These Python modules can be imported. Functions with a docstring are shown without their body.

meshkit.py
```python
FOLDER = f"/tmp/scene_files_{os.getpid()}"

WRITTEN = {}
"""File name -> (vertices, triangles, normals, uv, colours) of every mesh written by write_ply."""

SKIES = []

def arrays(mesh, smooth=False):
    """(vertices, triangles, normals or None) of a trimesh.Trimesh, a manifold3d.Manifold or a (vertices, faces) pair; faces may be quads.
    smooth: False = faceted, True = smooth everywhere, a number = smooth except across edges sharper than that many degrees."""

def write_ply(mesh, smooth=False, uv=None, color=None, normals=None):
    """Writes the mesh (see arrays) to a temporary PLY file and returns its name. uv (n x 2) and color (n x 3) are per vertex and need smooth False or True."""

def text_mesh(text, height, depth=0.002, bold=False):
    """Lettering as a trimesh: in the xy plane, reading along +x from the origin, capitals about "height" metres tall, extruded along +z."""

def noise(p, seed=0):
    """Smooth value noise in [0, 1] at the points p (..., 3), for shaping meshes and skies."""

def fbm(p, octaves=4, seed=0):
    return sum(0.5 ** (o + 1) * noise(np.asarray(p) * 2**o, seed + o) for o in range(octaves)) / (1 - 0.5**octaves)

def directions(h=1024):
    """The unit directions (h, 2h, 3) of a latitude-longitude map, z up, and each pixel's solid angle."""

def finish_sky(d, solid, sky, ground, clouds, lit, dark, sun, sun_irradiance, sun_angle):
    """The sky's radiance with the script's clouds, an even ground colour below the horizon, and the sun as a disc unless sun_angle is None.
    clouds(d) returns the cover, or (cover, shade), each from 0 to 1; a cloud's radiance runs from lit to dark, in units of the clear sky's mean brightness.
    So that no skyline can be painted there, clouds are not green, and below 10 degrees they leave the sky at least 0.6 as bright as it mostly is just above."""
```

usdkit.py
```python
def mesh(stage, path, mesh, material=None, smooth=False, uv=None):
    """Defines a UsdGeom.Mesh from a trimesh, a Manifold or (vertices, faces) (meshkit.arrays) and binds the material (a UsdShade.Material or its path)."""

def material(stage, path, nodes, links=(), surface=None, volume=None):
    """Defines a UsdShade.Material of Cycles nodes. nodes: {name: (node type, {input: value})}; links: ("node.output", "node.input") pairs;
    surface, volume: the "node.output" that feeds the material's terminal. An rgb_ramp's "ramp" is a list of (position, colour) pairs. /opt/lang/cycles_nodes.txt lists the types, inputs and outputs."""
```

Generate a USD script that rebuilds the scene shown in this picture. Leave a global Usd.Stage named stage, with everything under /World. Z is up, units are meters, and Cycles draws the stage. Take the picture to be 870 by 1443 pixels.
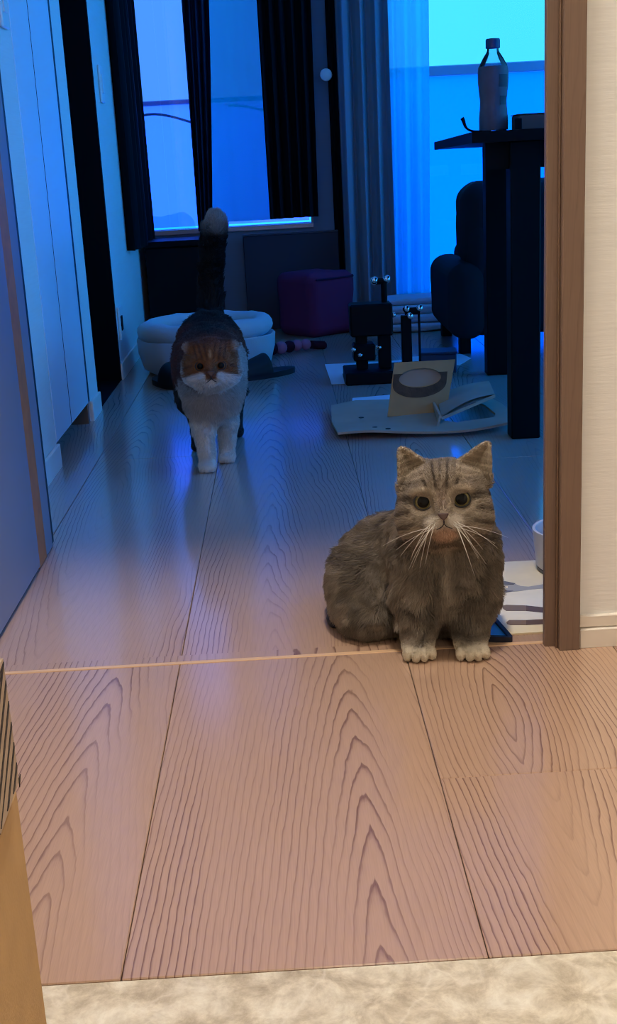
import math, random
import numpy as np, trimesh, manifold3d, shapely.geometry as sg
import usdkit, meshkit
from pxr import Usd, UsdGeom, UsdShade, UsdLux, Sdf, Gf, Vt

rng = np.random.default_rng(7)
stage = Usd.Stage.CreateInMemory()
UsdGeom.SetStageUpAxis(stage, 'Z'); UsdGeom.SetStageMetersPerUnit(stage, 1.0)
UsdGeom.Xform.Define(stage, '/World'); UsdGeom.Scope.Define(stage, '/World/Looks')

# ------------------------------------------------------------------ camera
EYE = np.array([0, 0, 0.68])
CR = np.array([0.99831836, -0.02827852, -0.05060408])      # right
CU = np.array([0.05641925, 0.27345324, 0.96022924])        # up
CF = np.array([0.01331601, 0.96146953, -0.27458885])       # forward
cam = UsdGeom.Camera.Define(stage, '/World/camera')
cam.CreateHorizontalApertureAttr(20.955); cam.CreateVerticalApertureAttr(20.955 * 1443 / 870)
cam.CreateFocalLengthAttr(1700 / 870 * 20.955)
cam.CreateClippingRangeAttr((0.05, 500))
cam.CreateExposureAttr(0.0)
cam.AddTransformOp().Set(Gf.Matrix4d(*CR, 0, *CU, 0, *(-CF), 0, *EYE, 1))

# ------------------------------------------------------------------ light levels
SKY = (0.075, 0.94, 2.35)          # dusk sky, as this camera's white balance shows it
SKY_STRENGTH = 1.10
LAMP_COLOR, LAMP_STRENGTH = (1.0, 0.94, 0.86), 385.0
ENTRY_FILL_STRENGTH = 40.0

def lin(*c):
    c = np.array(c, float) / 255
    return tuple(np.where(c <= 0.04045, c / 12.92, ((c + 0.055) / 1.055) ** 2.4))

dome = UsdLux.DomeLight.Define(stage, '/World/sky')
sky_m = usdkit.material(stage, '/World/Looks/sky_look', {
    'tc': ('texture_coordinate', {}), 's': ('separate_xyz', {}),
    'n': ('noise_texture', {'scale': 3.0, 'detail': 3.0}),
    'r': ('rgb_ramp', {'ramp': [(0.0, tuple(.80 * c for c in SKY)), (0.5, tuple(.9 * c for c in SKY)), (0.62, SKY), (1.0, tuple(.9 * c for c in SKY))]}),
    'z': ('math', {'math_type': 'multiply_add', 'value2': 0.5, 'value3': 0.5}),
    'm': ('mix', {'mix_type': 'mix', 'fac': 0.12}),
    'c': ('rgb_ramp', {'ramp': [(0.3, tuple(.8 * c for c in SKY)), (0.7, tuple(1.1 * c for c in SKY))]}),
    'b': ('background_shader', {'strength': SKY_STRENGTH})},
    [('tc.generated', 's.vector'), ('tc.generated', 'n.vector'), ('s.z', 'z.value1'), ('z.value', 'r.fac'), ('n.fac', 'c.fac'),
     ('r.color', 'm.color1'), ('c.color', 'm.color2'), ('m.color', 'b.color')], surface='b.background')
dome.CreateColorAttr(Gf.Vec3f(*SKY)); dome.CreateIntensityAttr(SKY_STRENGTH)
UsdShade.MaterialBindingAPI.Apply(dome.GetPrim()).Bind(sky_m)

# ------------------------------------------------------------------ naming helpers
_used = {}
def path_for(name, parent=None):
    base = (parent.GetPath().pathString if parent is not None else '/World') + '/' + name
    n = _used.get(base, 0); _used[base] = n + 1
    return base if n == 0 else f'{base}_{n:03d}'
def tag(o, label=None, cat=None, group=None, kind=None):
    p = o.GetPrim() if hasattr(o, 'GetPrim') else o
    for k, v in (('label', label), ('category', cat), ('group', group), ('kind', kind)):
        if v: p.SetCustomDataByKey(k, v)
    return p
def thing(name, label=None, cat=None, loc=(0, 0, 0), rz=0, group=None, kind=None):
    x = UsdGeom.Xform.Define(stage, path_for(name))
    x.AddTranslateOp().Set(Gf.Vec3d(*map(float, loc))); x.AddRotateZOp().Set(float(rz))
    return tag(x, label, cat, group, kind)
def obj(name, mesh, mat, parent=None, smooth=30, label=None, cat=None, group=None, kind=None):
    m = usdkit.mesh(stage, path_for(name, parent), mesh, mat, smooth=smooth)
    return tag(m, label, cat, group, kind)
def sub(parent_prim, name, mesh, mat, smooth=30, label=None):
    return obj(name, mesh, mat, parent_prim, smooth, label)

# ------------------------------------------------------------------ mesh helpers
cat_ = trimesh.util.concatenate
def box(x0, x1, y0, y1, z0, z1, r=0.0, seg=8):
    if r <= 0:
        m = trimesh.creation.box([x1 - x0, y1 - y0, z1 - z0]); m.apply_translation([(x0 + x1) / 2, (y0 + y1) / 2, (z0 + z1) / 2]); return m
    r = min(r, (x1 - x0) * .499, (y1 - y0) * .499, (z1 - z0) * .499)
    pts = []
    s = trimesh.creation.uv_sphere(r, count=[seg, seg]).vertices
    for x in (x0 + r, x1 - r):
        for y in (y0 + r, y1 - r):
            for z in (z0 + r, z1 - r): pts.append(s + [x, y, z])
    return trimesh.convex.convex_hull(np.vstack(pts))
def chbox(x0, x1, y0, y1, z0, z1, c=0.002):
    """box with chamfered edges"""
    pts = []
    for sx in (0, 1):
        for sy in (0, 1):
            for sz in (0, 1):
                p = np.array([(x0, x1)[sx], (y0, y1)[sy], (z0, z1)[sz]]); d = np.array([1 - 2 * sx, 1 - 2 * sy, 1 - 2 * sz]) * c
                pts += [p + d * [0, 1, 1], p + d * [1, 0, 1], p + d * [1, 1, 0]]
    return trimesh.convex.convex_hull(np.array(pts))
def lathe(profile, sections=48, at=(0, 0, 0)):
    m = trimesh.creation.revolve(np.array(profile, float), sections=sections); m.apply_translation(at); return m
def tube(pts, r, sides=10, closed_caps=True):
    p = np.asarray(pts, float); n = len(p)
    r = np.broadcast_to(np.asarray(r, float), (n,))
    t = np.gradient(p, axis=0); t /= np.linalg.norm(t, axis=1, keepdims=True) + 1e-12
    a = np.cross(t, [0.0, 0.0, 1.0] if abs(t[:, 2]).mean() < .8 else [1.0, 0, 0]); a /= np.linalg.norm(a, axis=1, keepdims=True) + 1e-12
    b = np.cross(t, a); ang = np.arange(sides) * 2 * np.pi / sides
    v = p[:, None] + r[:, None, None] * (np.cos(ang)[None, :, None] * a[:, None] + np.sin(ang)[None, :, None] * b[:, None])
    v = v.reshape(-1, 3); f = []
    for i in range(n - 1):
        for j in range(sides):
            k = (j + 1) % sides
            f += [[i * sides + j, i * sides + k, (i + 1) * sides + k], [i * sides + j, (i + 1) * sides + k, (i + 1) * sides + j]]
    c0, c1 = len(v), len(v) + 1
    v = np.vstack([v, p[0], p[-1]])
    for j in range(sides):
        k = (j + 1) % sides
        f += [[c0, k, j], [c1, (n - 1) * sides + j, (n - 1) * sides + k]]
    m = trimesh.Trimesh(v, np.array(f), process=False); m.fix_normals(); return m
def spline(ctrl, n=24):
    from scipy.interpolate import CubicSpline
    c = np.asarray(ctrl, float); u = np.linspace(0, 1, len(c))
    return CubicSpline(u, c)(np.linspace(0, 1, n))
def prism(poly2d, z0, z1):
    m = trimesh.creation.extrude_polygon(sg.Polygon(poly2d), z1 - z0, engine='earcut'); m.apply_translation([0, 0, z0]); return m
def sphere(c, r, sub_=3):
    m = trimesh.creation.icosphere(sub_, 1.0); m.apply_scale(r); m.apply_translation(c); return m
def shell(grid_pts, nrm_off):
    """closed thin shell from a (n,m,3) sheet and per-point offset vectors"""
    n, m_ = grid_pts.shape[:2]
    A = grid_pts.reshape(-1, 3); B = (grid_pts + nrm_off).reshape(-1, 3); N = len(A); f = []
    idx = np.arange(N).reshape(n, m_)
    q = np.stack([idx[:-1, :-1], idx[1:, :-1], idx[1:, 1:], idx[:-1, 1:]], -1).reshape(-1, 4)
    f += [q[:, [0, 1, 2]], q[:, [0, 2, 3]], q[:, [0, 2, 1]] + N, q[:, [0, 3, 2]] + N]
    loop = np.concatenate([idx[0, :], idx[1:, -1], idx[-1, -2::-1], idx[-2:0, 0][::1]])
    l2 = np.roll(loop, -1)
    f += [np.stack([loop, l2, l2 + N], 1)[:, ::-1] * 1, np.stack([loop, l2 + N, loop + N], 1)[:, ::-1] * 1]
    t = trimesh.Trimesh(np.vstack([A, B]), np.vstack(f), process=False); t.fix_normals(); return t

# ------------------------------------------------------------------ materials
def mat(name, nodes, links, surface): return usdkit.material(stage, '/World/Looks/' + name, nodes, links, surface=surface)
def plain(name, col, rough=.5, noise=0.0, scale=20, bump=0.0, bscale=200, **kw):
    """principled with slight noise mottling and bump"""
    nodes = {'g': ('texture_coordinate', {}), 'p': ('principled_bsdf', {'base_color': col, 'roughness': rough, **kw})}; links = []
    if noise:
        nodes['n'] = ('noise_texture', {'scale': scale, 'detail': 4.0})
        nodes['r'] = ('rgb_ramp', {'ramp': [(0.25, tuple(c * (1 - noise) for c in col)), (0.75, tuple(min(1, c * (1 + noise)) for c in col))]})
        links += [('g.object', 'n.vector'), ('n.fac', 'r.fac'), ('r.color', 'p.base_color')]
    if bump:
        nodes['bn'] = ('noise_texture', {'scale': bscale, 'detail': 3.0})
        nodes['b'] = ('bump', {'strength': bump, 'distance': .002})
        links += [('g.object', 'bn.vector'), ('bn.fac', 'b.height'), ('b.normal', 'p.normal')]
    return mat(name, nodes, links, 'p.BSDF')

def wood(name, cx, y0, d0, k, q=0.0, light=lin(190, 153, 124), dark=lin(106, 64, 48), rough=.30, period=.0086, seed=0.0, vertical=False, spec=.3, coat=.8):
    """flat-sawn ash: growth rings cut by the face; ring centre line x=cx, ring depth d0+k(y-y0)+q(y-y0)^2"""
    N, L = {}, []
    def n(nm, kind, **kw): N[nm] = (kind, kw); return nm
    def m(nm, op, a, b=None, c=None):
        kw = {'math_type': op}
        for i, v in enumerate((a, b, c), 1):
            if v is None: continue
            if isinstance(v, str): L.append((v, f'{nm}.value{i}'))
            else: kw[f'value{i}'] = float(v)
        N[nm] = ('math', kw); return nm + '.value'
    n('geo', 'geometry'); n('sep', 'separate_xyz'); L.append(('geo.position', 'sep.vector'))
    X, Y = ('sep.x', 'sep.z') if vertical else ('sep.x', 'sep.y')
    n('cv', 'combine_xyz', z=seed); sx = m('sx', 'multiply', X, 7.0); sy = m('sy', 'multiply', Y, 1.5)
    L += [(sx, 'cv.x'), (sy, 'cv.y')]
    n('nz', 'noise_texture', scale=1.0, detail=2.0, roughness=.5); L.append(('cv.vector', 'nz.vector'))
    n('cv2', 'combine_xyz', z=seed + 5); L += [(m('sx2', 'multiply', X, 38.0), 'cv2.x'), (m('sy2', 'multiply', Y, 9.0), 'cv2.y')]
    n('nz2', 'noise_texture', scale=1.0, detail=3.0, roughness=.6); L.append(('cv2.vector', 'nz2.vector'))
    yy = m('yy', 'subtract', Y, y0)
    zd = m('zd', 'multiply_add', yy, k, d0)
    zq = m('zq', 'multiply', m('y2', 'multiply', yy, yy), q)
    zd2 = m('zd2', 'add', zd, zq)
    xo = m('xo', 'multiply_add', 'nz.fac', .05, -cx - .025)
    xx = m('xx', 'multiply', m('xx0', 'add', X, xo), 1.12)
    r = m('r', 'power', m('rs', 'add', m('x2', 'power', m('xa', 'absolute', xx), 1.45), m('z2', 'power', m('za', 'absolute', zd2), 1.45)), 1 / 1.45)
    r2 = m('r2', 'multiply_add', 'nz.fac', .034, r)
    r3 = m('r3', 'multiply_add', 'nz2.fac', .0085, r2)
    ph = m('ph', 'multiply', r3, 1 / period)
    fr = m('fr', 'fraction', ph)
    n('ramp', 'rgb_ramp', ramp=[(0, (0, 0, 0)), (.50, (.02,) * 3), (.70, (.12,) * 3), (.80, (.5,) * 3), (.87, (1, 1, 1)), (.94, (.9,) * 3), (.97, (.2,) * 3), (1, (0, 0, 0))]); L.append((fr, 'ramp.fac'))
    # fade rings in and out over the board, fine pores along the grain
    n('cv3', 'combine_xyz', z=seed + 9); L += [(m('sx3', 'multiply', X, 900.0), 'cv3.x'), (m('sy3', 'multiply', Y, 22.0), 'cv3.y')]
    n('nz3', 'noise_texture', scale=1.0, detail=2.0); L.append(('cv3.vector', 'nz3.vector'))
    n('cv4', 'combine_xyz', z=seed + 13); L += [(m('sx4', 'multiply', X, 12.0), 'cv4.x'), (m('sy4', 'multiply', Y, .8), 'cv4.y')]
    n('nz4', 'noise_texture', scale=1.0, detail=1.0); L.append(('cv4.vector', 'nz4.vector'))
    n('fade', 'map_range', from_min=.41, from_max=.60, to_min=.12, to_max=1.0, clamp=True); L.append(('nz4.fac', 'fade.value'))
    a = m('am', 'multiply', 'ramp.color', 'fade.result')
    pr = m('pr', 'multiply_add', 'nz3.fac', .35, -.12)
    tot = m('tot', 'add', m('am2', 'multiply', a, .74), m('prx', 'maximum', pr, 0.0))
    n('mx', 'mix', color1=light, color2=dark, use_clamp=True); L.append((tot, 'mx.fac'))
    n('bp', 'bump', strength=.25, distance=.0012, invert=True); L.append((tot, 'bp.height'))
    n('p', 'principled_bsdf', roughness=rough, specular_ior_level=spec, coat_weight=coat, coat_roughness=.14, coat_ior=1.72); L += [('mx.color', 'p.base_color'), ('bp.normal', 'p.normal')]
    return mat(name, N, L, 'p.BSDF')

def fabric(name, col, trans=0.0, see=0.0, rough=.9, bump=.3, bscale=900):
    N = {'d': ('principled_bsdf', {'base_color': col, 'roughness': rough, 'specular_ior_level': .15}),
         't': ('translucent_bsdf', {'color': col}), 'mt': ('mix_closure', {'fac': trans}),
         'tr': ('transparent_bsdf', {'color': (.95, .97, 1)}), 'ms': ('mix_closure', {'fac': see}),
         'g': ('texture_coordinate', {}), 'n': ('noise_texture', {'scale': bscale, 'detail': 2.0}), 'b': ('bump', {'strength': bump, 'distance': .001})}
    return mat(name, N, [('g.object', 'n.vector'), ('n.fac', 'b.height'), ('b.normal', 'd.normal'), ('d.BSDF', 'mt.closure1'), ('t.BSDF', 'mt.closure2'),
                         ('mt.closure', 'ms.closure1'), ('tr.BSDF', 'ms.closure2')] , 'ms.closure' if see else 'mt.closure' if trans else 'd.BSDF')
def pane(name, tint):
    return mat(name, {'t': ('transparent_bsdf', {'color': tint}), 'g': ('glossy_bsdf', {'roughness': .02, 'color': (.9, .95, 1)}), 'f': ('fresnel', {'IOR': 1.45}), 'm': ('mix_closure', {})},
               [('t.BSDF', 'm.closure1'), ('g.BSDF', 'm.closure2'), ('f.fac', 'm.fac')], 'm.closure')

# wallpaper with a fine horizontal weave
def wallpaper(name, col, bump=.5):
    return mat(name, {'g': ('geometry', {}), 'mp': ('mapping', {'scale': (60, 60, 420)}), 'n': ('noise_texture', {'scale': 1.0, 'detail': 3.0}),
                      'mp2': ('mapping', {'scale': (9, 9, 260)}), 'n2': ('noise_texture', {'scale': 1.0, 'detail': 2.0}), 'ad': ('math', {'math_type': 'add'}),
                      'r': ('rgb_ramp', {'ramp': [(.35, tuple(.97 * c for c in col)), (.65, col)]}), 'b': ('bump', {'strength': bump, 'distance': .0012}), 'p': ('principled_bsdf', {'roughness': .85, 'specular_ior_level': .2})},
               [('g.position', 'mp.vector'), ('mp.vector', 'n.vector'), ('g.position', 'mp2.vector'), ('mp2.vector', 'n2.vector'), ('n.fac', 'ad.value1'), ('n2.fac', 'ad.value2'),
                ('n2.fac', 'r.fac'), ('ad.value', 'b.height'), ('r.color', 'p.base_color'), ('b.normal', 'p.normal')], 'p.BSDF')
M = {}
M['paper'] = wallpaper('cream_wallpaper', lin(247, 243, 236), .22)
M['white_wall'] = wallpaper('white_wallpaper', lin(228, 224, 218), .25)
M['far_wall'] = wallpaper('far_wallpaper_shaded', lin(122, 136, 148), .25)  # wall paper darkened, far wall shade put into its colour
M['ceiling'] = plain('ceiling_white', lin(235, 232, 226), .9)
M['trimwhite'] = plain('white_trim', lin(240, 228, 212), .35)
M['brownwood'] = wood('jamb_wood', .40, 0, .05, .03, light=lin(130, 104, 87), dark=lin(82, 61, 49), rough=.5, spec=.3, coat=0.0, period=.006, seed=3.3, vertical=True)
M['brownedge'] = plain('brown_edge', lin(168, 98, 50), .5, .2, 30)
M['black'] = plain('black_strip', lin(12, 12, 14), .5)
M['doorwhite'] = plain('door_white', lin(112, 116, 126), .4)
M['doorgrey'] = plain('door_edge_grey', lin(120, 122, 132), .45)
M['cabinet'] = plain('cabinet_white', lin(225, 226, 230), .35)
M['cabinet_edge'] = plain('cabinet_edge_brown', lin(112, 84, 62), .5)
M['dark_in'] = plain('dark_closet', lin(9, 9, 10), .95, specular_ior_level=.1)  # near-black: the closet shade is put into this colour
M['plastic'] = plain('white_plastic', lin(225, 222, 214), .35)
M['navy'] = fabric('navy_curtain', lin(34, 48, 74), trans=.14)
M['navy2'] = fabric('black_curtain', lin(12, 13, 18))
M['sheer'] = fabric('sheer_curtain', lin(120, 235, 225), trans=.55, see=.35)
M['sheer2'] = fabric('window_sheer', lin(8, 215, 180), trans=.75, see=.3)
M['greycurt'] = fabric('grey_curtain', lin(150, 158, 166), trans=.30)
M['alu'] = plain('alu_frame', lin(150, 155, 162), .35, metallic=.6)
M['alu_dark'] = plain('alu_dark', lin(60, 62, 68), .4)
M['glass'] = pane('window_glass', (.93, .97, 1.0))
M['glass_door'] = pane('door_glass_tinted', (1.0, .95, .92))
M['glass_tint'] = pane('window_glass_tinted', (1.0, .60, .80))
def frosted(nm, c, f): return mat(nm, {'t': ('translucent_bsdf', {'color': c}), 'tr': ('transparent_bsdf', {'color': c}), 'm': ('mix_closure', {'fac': f})}, [('t.BSDF', 'm.closure1'), ('tr.BSDF', 'm.closure2')], 'm.closure')
M['frost'] = frosted('frosted_panel', (.05, .52, .9), .45)
M['frost_pale'] = frosted('frosted_panel_pale', (.86, .76, .92), .72)
M['balcony'] = plain('balcony_floor', lin(140, 142, 145), .9, .2, 15)
M['blacktable'] = plain('black_table', lin(7, 6, 6), .5, specular_ior_level=.1)
M['blackmetal'] = plain('black_metal', lin(6, 6, 7), .5, specular_ior_level=.12)
M['chrome'] = plain('chrome', (.8, .8, .82), .12, metallic=1.0)
M['sofa'] = fabric('sofa_fabric', lin(40, 40, 44), bump=.5)
M['card'] = plain('cardboard', lin(184, 144, 92), .85, .08, 25, .15, 300)
M['card_pale'] = plain('cardboard_pale', lin(176, 150, 122), .8, .06, 18)
M['card_dark'] = plain('cardboard_scratched', lin(96, 70, 46), .95, .25, 60, .6, 250)
M['card_print'] = plain('cardboard_print', lin(52, 38, 28), .8)
M['paper_w'] = plain('white_paper', lin(215, 218, 222), .8)
M['cloth'] = fabric('pale_cloth', lin(190, 195, 205))
M['bluebox'] = plain('blue_box', lin(52, 70, 100), .6)
M['bedfab'] = fabric('bed_fleece', lin(188, 206, 208), bump=.8, bscale=250)
M['beddark'] = fabric('bed_dark', lin(52, 56, 66), bump=.8, bscale=250)
M['purple'] = fabric('purple_fabric', lin(112, 46, 80), bump=.5)
M['purple_dk'] = fabric('purple_dark', lin(60, 30, 58), bump=.5)
M['toy_pink'] = fabric('toy_pink', lin(170, 110, 135))
M['toy_dark'] = fabric('toy_dark', lin(60, 24, 40))
M['shoe'] = plain('dark_rubber', lin(22, 22, 26), .6)
M['mat_cream'] = plain('placemat_cream', lin(236, 216, 176), .7, .05, 30)
M['print_grey'] = plain('print_grey', lin(112, 106, 104), .7)
M['print_pale'] = plain('print_pale', lin(170, 160, 146), .7)
M['print_brown'] = plain('print_brown', lin(128, 102, 78), .7)
M['print_dark'] = plain('print_dark_brown', lin(98, 72, 54), .7)
M['bowl'] = plain('bowl_ceramic', lin(206, 196, 184), .3)
M['bowl_foot'] = plain('bowl_foot', lin(95, 98, 96), .5)
M['bluetray'] = plain('blue_tray', lin(50, 145, 230), .35)
M['navyrub'] = plain('navy_rubber', lin(16, 20, 40), .5)
M['cap'] = plain('bottle_cap', lin(20, 50, 90), .4)
M['pet'] = mat('bottle_plastic', {'t': ('transparent_bsdf', {'color': (.80, .86, .9)}), 'g': ('glossy_bsdf', {'roughness': .08}), 'f': ('fresnel', {'IOR': 1.5}), 'm': ('mix_closure', {})}, [('t.BSDF', 'm.closure1'), ('g.BSDF', 'm.closure2'), ('f.fac', 'm.fac')], 'm.closure')
M['label'] = plain('bottle_label', lin(84, 76, 84), .5, .25, 30)
M['label2'] = plain('bottle_label_print', lin(48, 42, 52), .5)
M['tablebox'] = plain('table_box', lin(84, 72, 62), .7)
M['leaf'] = plain('far_foliage', lin(70, 80, 66), .9)
M['lampbody'] = plain('lamp_body', lin(235, 232, 225), .4)
M['lamp'] = mat('lamp_diffuser', {'e': ('emission', {'color': LAMP_COLOR, 'strength': LAMP_STRENGTH})}, [], 'e.emission')
M['strip'] = plain('threshold_strip', lin(214, 172, 130), .35)
M['stone'] = mat('stone_vinyl', {'g': ('geometry', {}), 'n': ('noise_texture', {'scale': 26.0, 'detail': 10.0, 'roughness': .68, 'distortion': .35}),
    'n2': ('noise_texture', {'scale': 42.0, 'detail': 5.0, 'distortion': .8}), 'n3': ('noise_texture', {'scale': 9.0, 'detail': 6.0, 'distortion': .4}), 'v': ('math', {'math_type': 'subtract', 'value2': .5}), 'va': ('math', {'math_type': 'absolute'}),
    'vr': ('rgb_ramp', {'ramp': [(0, (.35, .35, .35)), (.010, (.15, .15, .15)), (.022, (0, 0, 0))]}),
    'r': ('rgb_ramp', {'ramp': [(.34, lin(176, 158, 132)), (.45, lin(204, 188, 160)), (.53, lin(222, 208, 182)), (.64, lin(240, 230, 208))]}),
    'r2': ('rgb_ramp', {'ramp': [(.3, (.86, .85, .83)), (.6, (1, 1, 1))]}),
    'm': ('mix', {'mix_type': 'multiply', 'fac': 1.0}), 'm2': ('mix', {'color2': lin(240, 230, 212)}), 'p': ('principled_bsdf', {'roughness': .4})},
    [('g.position', 'n.vector'), ('g.position', 'n2.vector'), ('g.position', 'n3.vector'), ('n3.fac', 'v.value1'), ('v.value', 'va.value1'), ('va.value', 'vr.fac'), ('n.fac', 'r.fac'), ('n2.fac', 'r2.fac'), ('r.color', 'm.color1'), ('r2.color', 'm.color2'),
     ('m.color', 'm2.color1'), ('vr.color', 'm2.fac'), ('m2.color', 'p.base_color')], 'p.BSDF')

# ================================================================== THE SETTING
WL, WR, YF = -.57, 1.55, 5.40          # living room: left wall, right wall, far wall
YD0, YD1 = 1.600, 1.700               # partition with the doorway
CH = 2.42
floor = thing('floor', 'wide ash-grain floorboards of hall and living room with pale stone vinyl at the front', 'floor', kind='structure')
obj('subfloor', box(-2.0, 1.65, -2.2, 5.5, -.08, -.0145), M['dark_in'], floor)
edges = [-1.10, -.79, -.48, -.1745, .1515, .4475, .757, 1.066]
T = -.012
def board(x0, x1, y0, y1, m): obj('floor_board', chbox(x0 + .0004, x1 - .0004, y0 + .0004, y1 - .0004, T - .002, 0, .0011), m, floor, smooth=False)
hall_par = {  # column: list of (y0, y1, cx, yref, d0, k, q)
    0: [(.915, 1.62, -.98, 1.0, .05, -.10, 0)], 1: [(.915, 1.62, -.62, 1.0, .05, .10, 0)],
    2: [(.915, 1.62, -.265, .62, .004, .10, 0)],
    3: [(.915, 1.62, .060, .74, .004, .115, 0)],
    4: [(.915, 1.241, .270, 1.05, .035, -.11, 0), (1.241, 1.62, .255, 1.40, .016, 0, .62)],
    5: [(.915, 1.35, .62, 1.2, .03, -.1, 0), (1.35, 1.62, .47, 1.52, .012, 0, .5)], 6: [(.915, 1.62, .9, 1.2, .05, .1, 0)]}
i = 0
for c, L_ in hall_par.items():
    for (y0, y1, cx, yr, d0, k, q) in L_:
        i += 1; board(edges[c], edges[c + 1], y0, y1, wood(f'board_hall_{i}', cx, yr, d0, k, q, seed=1.7 * i))
room_par = {0: [(-1, 0)], 1: [(-.62, 0)], 2: [(-.40, 1.66)], 3: [(-.045, 1.65)], 4: [(.30, 2.2)], 5: [(.60, 2.2)], 6: [(.92, 2.6)]}
room_edges = edges + [1.376, 1.55]
joints = [3.1, 3.9, 2.95, 4.45, 3.6, 2.75, 4.1, 3.2, 2.6, 3.9, 3.3, 2.8]
extra = [wood('board_room_plain', 1.5, 2.0, .04, .06, 0, seed=50), wood('board_room_plain_b', 1.9, 2.0, .03, -.05, 0, seed=60)]
for c in range(len(room_edges) - 1):
    if c in room_par:
        cx, yr = room_par[c][0]
        m_ = wood(f'board_room_{c}', cx, yr or 2.0, (.09 if c == 2 else .008), (.085 if c != 2 else -.10), 0, seed=30 + 2.1 * c)
    else: m_ = extra[c % 2]
    y1 = joints[c]
    x0, x1 = max(room_edges[c], -.80), room_edges[c + 1]
    if x1 <= -.79 + 1e-6: continue
    for a, b in ((1.632, y1), (y1, 5.42)): board(x0, x1, a, b, m_)
obj('threshold_strip', chbox(-.46, .372, 1.619, 1.6275, -.010, .0012, .0008), M['strip'], floor, label='thin pale threshold strip across the doorway')
obj('threshold_board', chbox(-.46, .372, 1.6277, 1.652, -.010, .0006, .0008), wood('threshold_wood', 0, 0, .3, 0, 0, seed=90), floor)
obj('stone_vinyl', box(-1.5, 1.4, -2.1, .9135, -.014, -.0005), M['stone'], floor, label='pale beige marbled stone vinyl')

def struct(name, mesh, m, label, cat): return obj(name, mesh, m, None, 30, label, cat, None, 'structure')
M['dark_reveal'] = plain('dark_reveal_paint', lin(10, 9, 10), .7, specular_ior_level=.1)  # added black lining, puts doorway shade into the reveal colour
# living room walls
wl = thing('wall_left', 'white left wall of the living room with a dark doorway beyond the cabinet', 'wall', kind='structure')
for (y0, y1, z0, z1) in ((1.70, 2.915, 0, CH), (2.915, 3.475, 2.30, CH), (3.475, 3.64, 0, CH), (3.64, 4.19, 2.05, CH), (4.19, 5.50, 0, CH)):
    obj('wall_section', box(WL - .10, WL, y0, y1, z0 - .012, z1), M['white_wall'], wl, False)
dl = thing('trim_4', 'added black lining that darkens the reveal of the doorway in the left wall', 'door frame', kind='structure')
obj('lining', box(WL - .10, WL + .002, 4.172, 4.1905, -.001, 2.06), M['dark_reveal'], dl, False)
obj('lining', box(WL - .10, WL - .001, 3.6395, 3.655, -.001, 2.06), M['dark_reveal'], dl, False)
obj('head_lining', box(WL - .10, WL - .001, 3.655, 4.172, 2.03, 2.06), M['dark_reveal'], dl, False)
obj('floor_lining', box(WL - .10, WL - .001, 3.655, 4.172, .0001, .002), M['dark_reveal'], dl, False)
cl = thing('closet', 'closet with its darkness painted near-black, seen through the open doorway in the left wall', 'closet', kind='structure')
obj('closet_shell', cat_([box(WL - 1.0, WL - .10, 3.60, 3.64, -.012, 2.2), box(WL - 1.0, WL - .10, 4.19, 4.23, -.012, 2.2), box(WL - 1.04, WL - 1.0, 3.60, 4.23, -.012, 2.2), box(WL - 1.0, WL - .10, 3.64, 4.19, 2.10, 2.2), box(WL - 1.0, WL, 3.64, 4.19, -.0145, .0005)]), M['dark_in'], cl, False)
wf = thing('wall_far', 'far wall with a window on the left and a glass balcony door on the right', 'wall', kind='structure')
W1, W2 = (-.56, .165, .438, 1.95), (.47, 1.48, .035, 2.02)
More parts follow.
